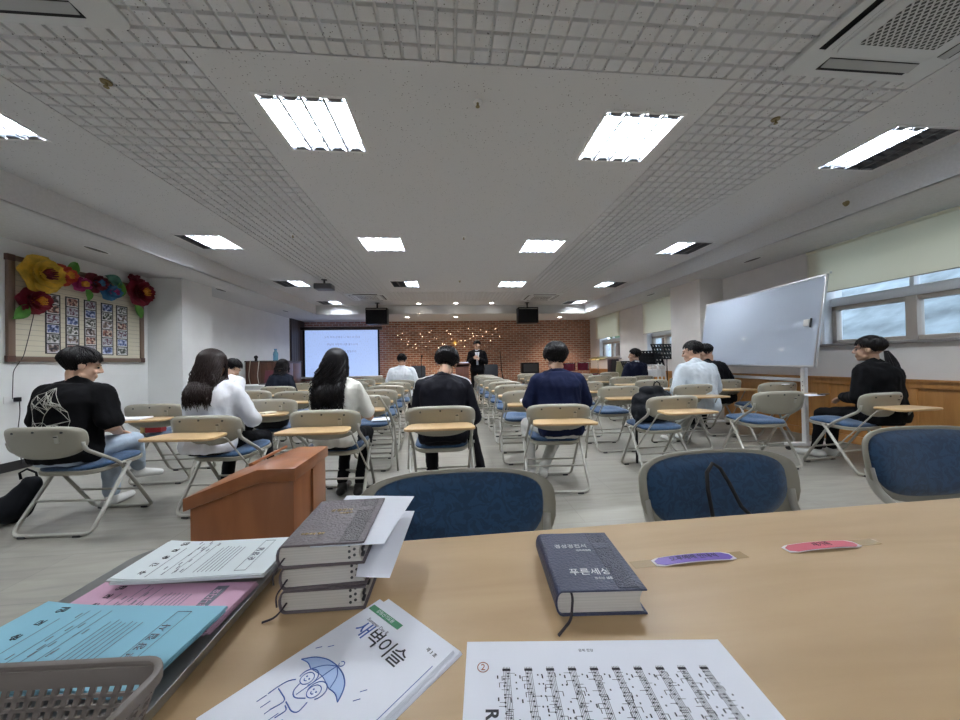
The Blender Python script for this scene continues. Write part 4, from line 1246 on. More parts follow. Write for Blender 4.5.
def bible(label, loc, rz, w, d, t, cov, emb, foil, texts, group=None, thumb=True, ribbon=True):
    """spine on the left (-x), front cover up"""
    o = empty('book', label, 'book', loc, R(rz), group)
    pr = []
    r = t / 2
    n = 7
    for k in range(n + 1):       # rounded spine, outer
        a = PI / 2 + PI * k / n; pr.append((-w / 2 + r * .55 + r * .55 * math.cos(a), r + r * math.sin(a)))
    th = .0028
    outer = [(w / 2, t)] + pr + [(w / 2, 0)]
    inner = []
    for k in range(n + 1):
        a = PI / 2 + PI * k / n; inner.append((-w / 2 + r * .55 + (r * .55 - th) * math.cos(a), r + (r - th) * math.sin(a)))
    inner = [(w / 2, t - th)] + inner + [(w / 2, th)]
    b = MB()
    m_ = len(outer); vs = []
    for y in (-d / 2, d / 2): vs += [(x, y, z) for x, z in outer]; vs += [(x, y, z) for x, z in inner]
    fs = []
    for i in range(m_ - 1):
        fs.append((i, i + 1, 2 * m_ + i + 1, 2 * m_ + i)); fs.append((m_ + i, m_ + i + 1, 3 * m_ + i + 1, 3 * m_ + i))
        fs.append((i, i + 1, m_ + i + 1, m_ + i)); fs.append((2 * m_ + i, 2 * m_ + i + 1, 3 * m_ + i + 1, 3 * m_ + i))
    for e in (0, m_ - 1): fs.append((e, m_ + e, 3 * m_ + e, 2 * m_ + e))
    b.add(vs, fs); b.build('cover', cov, o, bevel=.0008, segs=1)
    b = MB(); g = .004
    pp = [(w / 2 - g - .002, t - th)] + [(x + .0006, z) for x, z in inner[1:-1]] + [(w / 2 - g - .002, th)]
    # hollow fore edge
    fe = [(w / 2 - g - .005 * math.sin(PI * k / 6), th + (t - 2 * th) * k / 6) for k in range(7)]
    b.prism(inner[1:-1] + fe, -d / 2 + g, d / 2 - g, axis='y')
    b.build('pages', M_pages, o)
    b = MB(); x0, x1 = w * .20, w * .42
    b.span((x0, -d / 2 + .004, t), (x1, d / 2 - .004, t + .0006)); b.build('embossed_band', emb, o)
    b = MB(); b.span((x0 + .001, d * .16, t + .0006), (x1 - .002, d * .27, t + .0010)); b.build('band_plate', cov, o, bevel=.0003, segs=1)
    for (tx, x, y, sz) in texts:
        lettering(tx, sz, foil, o, (x, y, t + .0004), (0, 0, 0), 'cover_title', ext=.0002)
    if thumb:
        b = MB()
        for i in range(5):
            for q in range(2):
                b.box((w / 2 - g - .001 - .0035 * (q * .6), -d / 2 + .012 + i * (d - .03) / 5 + q * .008, th + .006 + (i % 3) * .007 + q * .004), (.004, .009, .0038))
        b.build('thumb_index', M_dark, o)['kind'] = 'stuff'
        b = MB()
        for i in range(3):
            for q in range(2):
                b.tube([(w / 2 - .022 + q * .007, -d / 2 + g - .0006, th + .006 + i * .0085 + q * .003), (w / 2 - .022 + q * .007, -d / 2 + g + .001, th + .006 + i * .0085 + q * .003)], .0022, 6)
        b.build('thumb_notch', M_dark, o)['kind'] = 'stuff'
    return o
bn = bible('navy leatherette book with silver lettering lying alone on the table', (.2085, .5315, TZ), -4.5, .127, .157, .035, M_leather_n, M_emb_n, M_silver,
    [('경성경전서', -.012, .033, .012), ('개역개정판', .006, .020, .0055), ('푸른세상', -.002, -.038, .017), ('청소년 성경전서', .018, -.053, .0055)], thumb=False)
c = MB(); c.tube(fillet([(-.042, -.070, .034), (-.040, -.080, .028), (-.046, -.092, .006), (-.060, -.104, .0025), (-.068, -.112, .002)], .008), .0018, 6, flat=.6); c.build('ribbon', M_ribbon, bn, smooth=True)
BK = 'grey-brown book with thumb index, '
zz = TZ
for k in range(3):
    lb = ['lowest of the stack of three on the table', 'middle one of the stack of three on the table', 'topmost of the stack of three, gold lettering on its cover'][k]
    bx = bible(BK + lb, (-.186 + [.001, -.001, .0][k], .584 + [0, .002, -.004][k], zz), [-1.0, 1.5, 0][k], .121, .158, .0325, M_leather_g, M_emb_g, M_gold,
          [('성경전서', -.004, .032, .010), ('새찬송가', .006, .020, .006), ('푸른세상 출판', -.022, -.048, .006)] if k == 2 else [], 'three stacked grey-brown books')
    c = MB(); c.tube(fillet([(-.050, -.073, .014), (-.052, -.083, .011), (-.060, -.088, .0 if k else .003), (-.056 - .018 * (k == 0), -.094, -.012 if k else .002)], .006), .0016, 6, flat=.6)
    c.build('ribbon', M_ribbon, bx, smooth=True)
    zz += .0331
def sheet(name, label, cat, corners, z, m, th=.0006, curl=0., group=None, n=14, wave=0.):
    """corners far-left, far-right, near-right, near-left (x, y)"""
    b = MB(); A, B_, C_, D = [Vector((*c, 0)) for c in corners]; top = []; bot = []
    for i in range(n + 1):
        for j in range(n + 1):
            u, v = i / n, j / n
            p = (A * (1 - u) + B_ * u) * (1 - v) + (D * (1 - u) + C_ * u) * v
            h = curl * (u * u) * (1 - v * .3) + wave * math.sin(u * PI) * (1 - v)
            top.append((p.x, p.y, z + h + th)); bot.append((p.x, p.y, z + h))
    k = n + 1; fs = []
    for i in range(n):
        for j in range(n):
            a = i * k + j; fs.append((a, a + 1, a + k + 1, a + k)); fs.append(tuple(q + k * k for q in (a, a + k, a + k + 1, a + 1)))
    for i in range(n):
        for (a, c_) in ((i * k, (i + 1) * k), ((i + 1) * k + n, i * k + n), (i + 1, i), (n * k + i, n * k + i + 1)):
            fs.append((a, c_, c_ + k * k, a + k * k))
    b.add(top + bot, fs); o = b.build(name, m, None, smooth='auto'); tag(o, label, cat, group); return o
# loose folded sheets tucked in the stack
sheet('paper_sheet', 'white folded sheet sticking out right from under the top book cover', 'paper', [(-.205, .69), (-.072, .668), (-.097, .498), (-.20, .50)], TZ + .0947, M_paper, .0005)
sheet('paper_sheet', 'pale sheet sticking out right below the top book of the stack', 'paper', [(-.16, .68), (-.072, .668), (-.084, .464), (-.130, .472)], TZ + .0664, M_paper, .0005)
# ---- tray with three stacks of slips
M_tray = mat('grey_metal_tray', (.32, .32, .31), .4, metal=.4)
tr = empty('tray', 'grey metal tray with rounded corner under the coloured slips', 'tray', (-.425, .50, TZ), R(-1.5))
b = MB(); o1 = superrect(.27, .36, .045, 6); rr = [[(x * k1, y * k2, z) for x, y in o1] for k1, k2, z in ((.93, .95, .0), (1, 1, .022), (1.01, 1.008, .022), (.945, .96, .0025))]
b.loft([rr[0], rr[1], rr[2], rr[3]], True); b.build('tray_body', M_tray, tr, smooth='auto')
M_pink = mat('pink_paper', (.62, .37, .50), .75); M_cyan = mat('light_blue_paper', (.24, .50, .62), .75); M_slip = mat('white_slip_paper', (.72, .78, .80), .75)
def slips(name, label, corners, z, n, m, text, seed, ink=M_ink, banner=False):
    A, B_, C_, D = [Vector((*c, 0)) for c in corners]
    o = empty('paper_stack', label, 'papers', (A.x, A.y, z), math.atan2((B_ - A).y, (B_ - A).x))
    W = (B_ - A).length; Dp = ((D - A).length + (C_ - B_).length) / 2
    rn = random.Random(seed)
    for k in range(n):
        b = MB(); q = 10; jx, jy = rn.uniform(-.0025, .0025), rn.uniform(-.0025, .0025); tt = .0009
        vs = []
        for lay in (0, 1):
            for i in range(q + 1):
                for j in (0, .5, 1):
                    u = i / q; h = k * .0013 + lay * tt + .007 * max(0, .35 - u) ** 2 * 6 * (1 if k > n / 2 else .4)
                    vs.append((u * W + jx, -j * Dp + jy, h))
        fs = []; m3 = 3 * (q + 1)
        for i in range(q):
            for j in range(2):
                a = i * 3 + j; fs += [(a, a + 1, a + 4, a + 3), (a + m3, a + 3 + m3, a + 4 + m3, a + 1 + m3)]
        for i in range(q):
            fs += [(i * 3, i * 3 + 3, i * 3 + 3 + m3, i * 3 + m3), (i * 3 + 2, i * 3 + 5, i * 3 + 5 + m3, i * 3 + 2 + m3)]
        for i in (0, q):
            for j in range(2): fs.append((i * 3 + j, i * 3 + j + 1, i * 3 + j + 1 + m3, i * 3 + j + m3))
        b.add(vs, fs); b.build('sheet', m, o)
    zt = n * .0013 + .0004
    # print: title up the left side, ruled form, boxed line of text at the right
    for i, ch in enumerate(text[0]):
        lettering(ch, .011 + .002 * (i == len(text[0]) - 1), ink, o, (W * .145 + .002, -Dp + Dp * (.14 + .76 * i / (len(text[0]) - 1)), zt + .0014), (0, 0, PI / 2), 'printed_title')
    b = MB(); e = .0004
    def ln(x0, y0, x1, y1, w_=.0005): b.span((x0 - w_ / 2, y0 - w_ / 2, zt), (x1 + w_ / 2, y1 + w_ / 2, zt + e))
    ln(W * .205, -Dp * .95, W * .205, -Dp * .22, .0009); 
    for q in (.30, .36, .42): ln(W * q, -Dp * .9, W * q, -Dp * .1)
    for i in range(7): ln(W * (.50 + i * .028), -Dp * .9, W * (.50 + i * .028), -Dp * (.22 + .06 * rn.random()), .0007)
    for i in range(16): 
        x, y = W * rn.uniform(.26, .46), -Dp * rn.uniform(.08, .92); ln(x, y, x, y + .006, .0014)
    x0, x1, y0, y1 = W * .78, W * .855, -Dp * .92, -Dp * .10
    if not banner:
        for p in (x0, x1): ln(p, y0, p, y1)
        for p in (y0, y1): ln(x0, p, x1, p)
    b.build('printed_form', M_inkgrey, o)['kind'] = 'stuff'
    if banner:
        b = MB(); b.span((x0, y0, zt), (x1, y1, zt + e)); b.build('printed_banner', M_inkgrey, o)
    lettering(text[1], .0115, (m if banner else M_inkgrey), o, ((x0 + x1) / 2, (y0 + y1) / 2, zt + .0009), (0, 0, PI / 2), 'printed_line')
    return o
slips('s', 'pink slips with a dark banner, between the white and the light blue slips', [(-.527, .569), (-.300, .552), (-.315, .46), (-.535, .47)], TZ + .016, 5, M_pink, ('주간순모임', '보고합니다요'), 2, banner=True)
slips('s', 'white slips at the far end of the tray, beside the stack of books', [(-.503, .660), (-.285, .656), (-.30, .55), (-.50, .55)], TZ + .030, 6, M_slip, ('주간순모임', '순 장 님'), 1)
slips('s', 'light blue slips nearest the basket', [(-.545, .512), (-.300, .482), (-.315, .37), (-.55, .39)], TZ + .026, 7, M_cyan, ('주간순모임', '부 장 집 사'), 3)
# ---- basket
M_bask = mat('taupe_plastic', (.17, .145, .13), .5)
bk = empty('basket', 'taupe perforated plastic basket at the lower left corner', 'basket', (-.468, .232, TZ), R(-3))
BW, BD, BH = .40, .225, .083; tp = .88
def wall(p0, p1, q0, q1, inward, holes=True):
    """lattice wall between bottom edge p0-p1 and top edge q0-q1"""
    p0, p1, q0, q1 = map(Vector, (p0, p1, q0, q1)); b = MB(); L = (q1 - q0).length; nc = int(L / .0108); nr = 8; n_ = ((p1 - p0).cross(q0 - p0)).normalized()
    def P(u, v): return (p0 * (1 - u) + p1 * u) * (1 - v) + (q0 * (1 - u) + q1 * u) * v
    def strip(u0, v0, u1, v1, t=.0011):
        a = [P(u0, v0), P(u1, v0), P(u1, v1), P(u0, v1)]
        b.add([x - n_ * t for x in a] + [x + n_ * t for x in a], [(0, 1, 2, 3), (4, 7, 6, 5), (0, 4, 5, 1), (1, 5, 6, 2), (2, 6, 7, 3), (3, 7, 4, 0)])
    vt = .87; vb = .05
    strip(0, vt, 1, 1); strip(0, 0, 1, vb)
    rh = (vt - vb) / nr
    for r_ in range(nr): strip(0, vb + rh * (r_ + .66) if r_ < nr else 1, 1, vb + rh * (r_ + 1))
    for c_ in range(nc + 1):
        u = c_ / nc; w_ = .23 / nc; strip(max(0, u - w_), vb, min(1, u + w_), vt)
    b.build('lattice_wall', M_bask, bk)
x, y = BW / 2, BD / 2; X_, Y_ = x * tp, y * tp
C0 = [(-X_, -Y_, 0), (X_, -Y_, 0), (X_, Y_, 0), (-X_, Y_, 0)]; C1 = [(-x, -y, BH), (x, -y, BH), (x, y, BH), (-x, y, BH)]
for i in range(4): wall(C0[i], C0[(i + 1) % 4], C1[i], C1[(i + 1) % 4], 1)
b = MB(); b.span((-X_, -Y_, .0), (X_, Y_, .003)); b.build('basket_floor', mat('taupe_floor', (.26, .24, .22), .5), bk)
b = MB(); o1 = superrect(BW + .004, BD + .004, .02, 6); o2 = superrect(BW + .016, BD + .016, .026, 6)
b.loft([[(x, y, BH - .006) for x, y in o2], [(x, y, BH + .003) for x, y in o2], [(x, y, BH + .003) for x, y in o1], [(x, y, BH - .006) for x, y in o1]], False)
b.build('rim', M_bask, bk, bevel=.0012)
M_pen = mat('pen_black', (.02, .02, .025), .4)
for k, (x0, y0, a, L) in enumerate([(-.53, .20, 12, .13), (-.41, .24, -8, .12)]):
    o = empty('pen', ['black pen lying in the basket toward its left end', 'black pen lying in the basket toward its middle'][k], 'pen', (x0, y0, TZ + .0085), R(a), 'pens in the basket')
    b = MB(); b.tube([(-L / 2, 0, 0), (L / 2 - .015, 0, 0)], .0045, 8); b.build('barrel', M_pen, o, smooth='auto'); b = MB(); b.tube([(L / 2 - .015, 0, 0), (L / 2, 0, 0)], [.0045, .0012], 8); b.build('tip', M_silver, o, smooth='auto')

# ---- booklets with the umbrella drawing
M_blueink = mat('blue_ink', (.05, .12, .42), .6); M_blueinkl = mat('light_blue_wash', (.42, .55, .80), .7); M_green = mat('green_band', (.09, .30, .17), .6)
U = Vector((.723, -.691, 0)).normalized(); V_ = Vector((-U.y, U.x, 0))
def booklet(c, rz, z, label, full):
    o = empty('booklet', label, 'booklet', (c[0], c[1], z), R(rz), 'booklets with green band')
    for k in range(3):
        b = MB(); b.span((.0, -.212, k * .0009), (.150 - k * .001, 0, k * .0009 + .0007)); b.build('page', M_paper, o, bevel=.0003, segs=1)
    zt = .0027
    b = MB(); b.span((.004, -.021, zt - .0003), (.068, -.012, zt + .0002)); b.build('green_band', M_green, o)
    lettering('감림산기도원', .0065, M_paper, o, (.036, -.0165, zt + .0003), name='band_text', ext=.0001)
    if full:
        for ch, x, m in (('새', .033, M_blueink), ('벽', .056, M_ink), ('이', .079, M_ink), ('슬', .101, M_ink)):
            lettering(ch, .026, m, o, (x, -.0485, zt + .0002), name='title', bold=.0001, ext=.0001)
        lettering('Summer Day 8', .007, M_inkgrey, o, (.042, -.033, zt + .0002), name='small_text', ext=.0001)
        lettering('제 3 호', .006, M_ink, o, (.129, -.0186, zt + .0002), (0, 0, R(-4)), name='small_text', ext=.0001)
        b = MB()
        def pl(p, w=.0005, cl=False):
            p = [Vector((q[0], q[1], zt + .0002)) for q in p]
            if cl: p.append(p[0])
            b.tube(fillet(p, .006, 3) if len(p) > 2 and not cl else p, w, 4)
        def circ(x, y, r, a0=0, a1=360, w=.0005, sq=1.): pl([(x + r * math.cos(R(a0 + (a1 - a0) * k / 20)), y + r * sq * math.sin(R(a0 + (a1 - a0) * k / 20))) for k in range(21)], w)
        can = [(.0143, -.1177), (.0237, -.1059), (.0388, -.0985), (.0558, -.0961), (.0727, -.0979), (.0846, -.1031), (.0915, -.1103), (.0963, -.1182)]
        pl(can, .0007); pl([can[0], (.0249, -.1145), (.0355, -.1168)], .0006); pl([(.0963, -.1182), (.0862, -.1145), (.0751, -.1163)], .0006); pl([(.0355, -.1168), (.055, -.113), (.0751, -.1163)], .0004)
        pl([(.0565, -.0968), (.044, -.104), (.0363, -.1160)]); pl([(.0565, -.0968), (.0555, -.107), (.0541, -.1406)]); pl([(.0565, -.0968), (.069, -.1027), (.0755, -.1150)])
        circ(.058, -.092, .0032, 200, 520)
        circ(.0445, -.1248, .0072); circ(.0445, -.1235, .0102, -30, 210, .0006); circ(.0656, -.1275, .0072); circ(.067, -.125, .0100, -40, 215, .0006)
        for fx, fy in ((.0445, -.1248), (.0656, -.1275)):
            circ(fx - .0025, fy + .001, .0005); circ(fx + .0025, fy + .001, .0005); circ(fx, fy - .001, .0022, 200, 340)
        pl([(.0358, -.1331), (.031, -.1386), (.0291, -.1478), (.0296, -.1584)], .0006); pl([(.0319, -.1493), (.0531, -.1498), (.0494, -.1640)], .0006)
        pl([(.0538, -.1505), (.0687, -.1515), (.0751, -.1481), (.0718, -.1375)], .0006); pl([(.0621, -.1642), (.0637, -.1535), (.0573, -.1527)], .0006); pl([(.0445, -.133), (.047, -.141), (.056, -.144), (.066, -.1365)], .0006)
        for k in range(5): pl([(.030 + k * .010, -.160), (.0295 + k * .010, -.169)], .0004)
        for x, y in ((.105, -.098), (.108, -.108), (.012, -.10), (.022, -.09)): pl([(x, y), (x + .004, y + .006)], .0004)
        b.build('umbrella_drawing', M_blueink, o)
        b = MB(); zz_ = zt - .0001
        b.add([(p[0], p[1], zz_ + .0001) for p in can] + [(.0862, -.1145, zz_ + .0001), (.0751, -.1163, zz_ + .0001), (.055, -.113, zz_ + .0001), (.0355, -.1168, zz_ + .0001), (.0249, -.1145, zz_ + .0001)], [tuple(range(13))])
        b.build('canopy_wash', M_blueinkl, o)
        b = MB(); b.add([(.0885 + q, -.16 - k, zt) for k in (0, .05) for q in (0, .0)][:0], [])
        b = MB(); b.span((.143, -.20, zt - .0003), (.1436, -.03, zt + .0001)); b.build('margin_line', M_blueink, o)
    else:
        b = MB(); b.span((.004, -.2, zt - .0003), (.0045, -.19, zt)); b.build('margin_mark', M_blueink, o)
    return o
rzb = math.degrees(math.atan2(-.691, .723))
booklet((-.096, .519), rzb - 1.5, TZ, 'lower white booklet with green band, mostly covered by the one on top', False)
booklet((-.108, .515), rzb, TZ + .0032, 'top white booklet with umbrella drawing and handwritten title, green band at its corner', True)

# ---- sheet music
ms = empty('sheet_music', 'white sheet of printed music with a circled red 2, nearest the camera', 'sheet music', (.016, .430, TZ), math.atan2(-.031, .309))
b = MB(); b.span((0, -.215, 0), (.312, 0, .0006)); b.build('paper', M_paper, ms)
b = MB(); rn = random.Random(11); zt = .0006; ee = .0002
def rect(x0, y0, x1, y1): b.span((x0, y0, zt), (x1, y1, zt + ee))
for s_ in range(10):
    x = .043 + s_ * .0248; y1 = -.036; y0 = -.205
    for k in range(5): rect(x + k * .0017, y0, x + k * .0017 + .00045, y1)
    yy = y1 - .008
    rect(x - .001, y1 - .005, x + .008, y1 - .002)
    while yy > y0:
        xx = x + rn.choice((0, .0017, .0034, .005)); rect(xx - .0008, yy - .0008, xx + .001, yy + .0008)
        L = rn.uniform(.005, .008); dr = rn.choice((-1, 1)); rect(min(xx, xx + dr * L), yy, max(xx, xx + dr * L), yy + .00025)
        if rn.random() < .4: rect(xx + dr * L - .0004, yy - .005, xx + dr * L + .0004, yy)
        if rn.random() < .18: rect(x, yy - .002, x + .0068, yy - .0016)
        yy -= rn.uniform(.003, .0055)
    yy = y1 - .01
    while yy > y0:
        rows = 2 if s_ in (1, 2) else 1
        for q in range(rows):
            if rn.random() < .8: rect(x + .0125 + q * .0045, yy - .0008, x + .0140 + q * .0045, yy + .0008)
        yy -= rn.uniform(.005, .014)
    yy = y1 - .012
    while yy > y0:
        rect(x - .0075, yy - .0022, x - .006, yy + .0015); yy -= rn.uniform(.02, .045)
b.build('staves', M_ink, ms)['kind'] = 'stuff'
lettering('Rhapsody', .018, M_ink, ms, (.0285, -.118, zt + .0001), (0, 0, -PI / 2), name='title', bold=.0005, ext=.0001)
lettering('은혜 찬양', .0045, M_inkgrey, ms, (.144, -.0145, zt + .0001), name='header', ext=.0001)
M_redink = mat('red_ink', (.35, .10, .06), .6)
b = MB(); b.tube([(.020 + .0062 * math.cos(t * PI / 12), -.036 + .0062 * math.sin(t * PI / 12), zt + .0002) for t in range(25)], .0005, 4); b.build('red_circle', M_redink, ms)
lettering('2', .011, M_redink, ms, (.020, -.0362, zt + .0001), name='number', ext=.0001)
# ---- name tags taped to the table
M_tape = mat('brown_tape', (.42, .30, .16), .25, coat=.5); M_tagw = mat('tag_white_card', (.75, .70, .72), .5); M_purple = mat('purple_tag', (.15, .08, .42), .45); M_red = mat('red_tag', (.62, .12, .17), .45)
def tagcard(c, rz, L, col, txt, label, tapes, name):
    for (tx, w_) in tapes:
        o = MB(); o.span((-w_ / 2, -.0095, 0), (w_ / 2, .0095, .0003)); t = o.build('tape', M_tape, None, loc=(c[0] + tx, c[1] + tx * .03 + .002, TZ), rot=(0, 0, R(rz + 1)))
        tag(t, 'strip of brown tape at the %s end of the %s name tag' % ('left' if tx < 0 else 'right', name), 'tape')
    o = empty('name_tag', label, 'name tag', (c[0], c[1], TZ + .0004), R(rz))
    def curved(w_, h_, z0, m, nm, r):
        b = MB(); top = superrect(w_, h_, r, 4); nx_ = 12; rows = []
        for i in range(nx_ + 1):
            u = -1 + 2 * i / nx_; x = u * w_ / 2; hy_ = h_ / 2
            if abs(x) > w_ / 2 - r:
                q = (abs(x) - (w_ / 2 - r)) / r; hy_ = h_ / 2 - r + r * math.sqrt(max(0, 1 - q * q))
            z = z0 + .0032 * (1 - u * u) + .0
            rows.append([(x, -hy_, z), (x, hy_, z), (x, hy_, z + .0006), (x, -hy_, z + .0006)])
        b.loft(rows, True); b.build(nm, m, o, smooth='auto')
    curved(L, .024, 0, M_tagw, 'card', .004); curved(L - .008, .0205, .0008, col, 'colour_face', .006)
    t = lettering(txt, .0135, M_ink, o, (0, 0, .0055), name='tag_text', ext=.0001)
    for v in t.data.vertices: v.co.z = -.0032 * (v.co.x / (L / 2)) ** 2 + (.0002 if v.co.z > 0 else 0)
tagcard((.418, .5605), 1.5, .150, M_purple, '오후예배 안내석', 'purple name tag with dark lettering on the table right of the navy book', [(-.088, .05), (.085, .03)], 'purple')
tagcard((.675, .570), 1.0, .148, M_red, '새가족', 'red name tag with dark lettering, farther right on the table', [(.095, .05)], 'red')

# ================================================================ lectern
M_maho = wood('reddish_lectern_wood', (.30, .105, .035), (.225, .075, .024), (6, 6, 1), .34, 2., .12)
lc = empty('lectern', 'low reddish brown wooden lectern with sloping top, behind the papers', 'lectern', (-.95, 1.82, 0), 0)
def lec(poly, y0, y1, nm, bev=.004):
    b = MB(); b.prism([(x + .95, z) for x, z in poly], y0 - 1.82, y1 - 1.82, axis='y'); b.build(nm, M_maho, lc, bevel=bev)
lec([(-.703, .66), (-.703, .602), (-.86, .600), (-1.178, .488), (-1.178, .546), (-.866, .66)], 1.61, 2.03, 'top')
lec([(-.715, .603), (-.715, .03), (-1.155, .03), (-1.155, .496), (-.86, .600)], 1.622, 2.018, 'body', .002)
lec([(-.70, .05), (-.70, 0), (-1.17, 0), (-1.17, .05)], 1.612, 2.028, 'plinth')
b = MB(); b.box((.02 - .945 + .95, .02, .668), (.02, .34, .014), (0, R(-20), 0)); b.build('book_ledge', M_maho, lc, bevel=.003)
b = MB(); b.box((-.708 + .95, 0, .32), (.008, .012, .55)); b.build('back_batten', M_maho, lc)
# ================================================================ things at the table chairs and on seats
M_strap = mat('black_webbing', (.012, .012, .014), .6)
bg = empty('shoulder_bag', 'black bag on the table chair with its thin strap arching over the blue back', 'bag', (.80, .80, .52), 0)
b = MB(); b.loft([[(x * k, y * k, z) for x, y in superrect(.26, .10, .04, 5)] for k, z in ((.9, 0), (1, .04), (.98, .14), (.85, .17), (.3, .175))], True); b.build('bag_body', M_strap, bg, smooth='auto')
b = MB(); b.tube([(-.055 + .0 + .0, .115, .14), (-.058, .13, .22), (-.052, .14, .265), (-.030, .145, .290), (-.008, .142, .275), (.012, .135, .235), (.036, .12, .17), (.05, .08, .14)], .0055, 8); b.build('strap', M_strap, bg, smooth=True)

M_nylon = mat('black_nylon', (.004, .005, .008), .75, spec=.2, bump=(40, .3))
def blob(name, label, cat, loc, rz, parts, m=M_nylon, vox=.012, seed=1, group=None):
    o = empty(name, label, cat, loc, R(rz), group)
    for nm, mbf in parts:
        mb = MB(); mbf(mb)
        if nm in ('strap', 'handle', 'zip'): mb.build(nm, m, o, smooth=True)
        else: remeshed(mb, nm, m, o, vox, 3, .010, seed, 9)
    return o
# backpack on the chair
def bp_body(mb):
    mb.cap((-.14, 0, .10), (.12, 0, .10), .105, .10, 12); mb.cap((-.13, .02, .20), (.12, .02, .22), .09, .09, 12); mb.cap((-.06, .03, .30), (.08, .03, .30), .07, .06, 12); mb.cap((-.17, .0, .12), (-.21, -.05, .05), .05, .03, 8)
blob('backpack', 'black backpack leaning on the chair right of the aisle, loop handle up', 'backpack', (2.08, 3.33, .49), 4,
     [('bag_body', bp_body), ('handle', lambda mb: mb.tube([(.02, .02, .345), (.03, .02, .385), (.06, .02, .405), (.09, .02, .385), (.10, .02, .345)], .007, 6)),
      ('strap', lambda mb: mb.tube([(-.20, -.03, .10), (-.235, -.06, .0), (-.24, -.07, -.12), (-.235, -.06, -.28), (-.23, -.05, -.40)], .012, 6))], seed=3)
def fl_body(mb):
    mb.cap((0, 0, .09), (.05, .06, .26), .10, .06, 12); mb.cap((-.16, -.06, .07), (0, 0, .12), .07, .09, 12)
blob('backpack', 'black bag slumped on the floor behind the leftmost chair', 'backpack', (-3.25, 2.84, 0), 0,
     [('bag_body', fl_body), ('handle', lambda mb: mb.tube([(.0, .05, .30), (-.01, .05, .35), (.03, .06, .375), (.07, .08, .34), (.08, .08, .29)], .008, 6))], seed=5)
def cb_body(mb): mb.cap((-.09, 0, .08), (.09, 0, .08), .085, .085, 12); mb.cap((-.08, 0, .13), (.08, 0, .13), .06, .06, 12)
blob('handbag', 'black bag on the seat behind the tablet with the open papers', 'bag', (-1.86, 3.72, .485), 3, [('bag_body', cb_body)], seed=7)
# small things on the writing tablets
def flatbox(name, label, cat, c, d, rz, m, parts=None):
    b = MB(); b.box((0, 0, d[2] / 2), d); o = b.build(name, m, None, bevel=min(.002, d[2] * .3), segs=1, loc=c, rot=(0, 0, R(rz))); tag(o, label, cat); return o
M_redbox = mat('red_box', (.30, .02, .02), .5); M_cream = mat('cream_pages', (.6, .56, .45), .7); M_pinkp = mat('pale_book', (.62, .60, .66), .6)
tz1 = .665 * .79 / .79 + .0
flatbox('open_book', 'open white book on the tablet near the left wall', 'book', (-2.88, 3.36, .666), (.24, .17, .014), 8, M_paper)
flatbox('red_box', 'small red box on the seat of the chair by the left wall', 'box', (-2.93, 3.68, .492), (.13, .09, .075), 10, M_redbox)
flatbox('notebook', 'yellow card beside the red box on the chair by the left wall', 'card', (-3.02, 3.67, .492), (.03, .09, .07), 8, M_gold)
flatbox('open_book', 'white open pages on the tablet behind the white-shirted woman', 'book', (-1.95, 3.42, .674), (.17, .13, .02), 20, M_paper)
flatbox('notebook', 'small cream notebook on the tablet behind the white-shirted woman', 'notebook', (-1.73, 3.42, .674), (.08, .12, .016), -25, M_cream)
flatbox('paper_sheet', 'white papers on the tablet just left of the aisle', 'paper', (-1.0, 3.47, .682), (.13, .11, .012), 10, M_paper)
flatbox('paper_sheet', 'white sheet on the seat just left of the aisle', 'paper', (-.78, 3.93, .505), (.20, .22, .008), 10, M_paper)
flatbox('paper_sheet', 'white paper on the tablet beyond the backpack', 'paper', (3.08, 4.80, .691), (.2, .14, .01), 5, M_paper)
flatbox('paper_sheet', 'white sheets on the tablet under the whiteboard', 'paper', (4.14, 3.58, .675), (.22, .16, .008), 5, M_paper)
flatbox('paper_sheet', 'small white note hung over the chair back under the whiteboard', 'paper', (3.98, 3.71, .797), (.07, .035, .006), 0, M_paper)
flatbox('phone', 'black phone on the papers under the whiteboard', 'phone', (4.28, 3.55, .684), (.14, .05, .01), 15, M_black)
def crumple(mb): mb.cap((-.05, 0, .025), (.06, .01, .03), .03, .035, 8); mb.cap((0, .02, .05), (.04, 0, .05), .02, .025, 8)
blob('crumpled_paper', 'crumpled white paper on the tablet just past the man in navy', 'paper', (.80, 3.50, .688), 0, [('paper_ball', crumple)], M_paper, .009, 4)
# chair with its grey bar sticking up
t = MB(); t.tube(fillet([(-.73, 3.42, .80), (-.70, 3.42, .82), (-.60, 3.50, .62), (-.57, 3.55, .50), (-.55, 3.60, .02)], .03), .011, 8)
o = t.build('loose_bar', M_tubem, None, smooth=True); tag(o, 'grey tablet bar sticking up beside the aisle chair with papers', 'bar')

# ================================================================ whiteboard on its stand
M_wb = mat('whiteboard_enamel', (.47, .53, .63), .03, spec=.5)
wb_ = empty('whiteboard', 'large rolling whiteboard on a white metal stand beside the right wall', 'whiteboard', (4.36, 4.56, 0), R(-5.5))
tl = math.atan2(.172, 1.06); W_ = 2.10
def wbp(mb, y0, y1, h0, h1, x0, x1):
    """box in board coordinates: along y, up the tilted board, thickness x"""
    vs = []
    for yy in (y0, y1):
        for hh in (h0, h1):
            for xx in (x0, x1):
                vs.append((-.11 + math.sin(tl) * hh + math.cos(tl) * xx, yy, 1.0 + math.cos(tl) * hh - math.sin(tl) * xx))
    mb.add(vs, [(0, 1, 3, 2), (4, 6, 7, 5), (0, 4, 5, 1), (2, 3, 7, 6), (0, 2, 6, 4), (1, 5, 7, 3)])
HH = 1.085
b = MB(); wbp(b, -W_ / 2 + .015, W_ / 2 - .015, .015, HH - .015, 0, .012); b.build('writing_surface', M_wb, wb_)
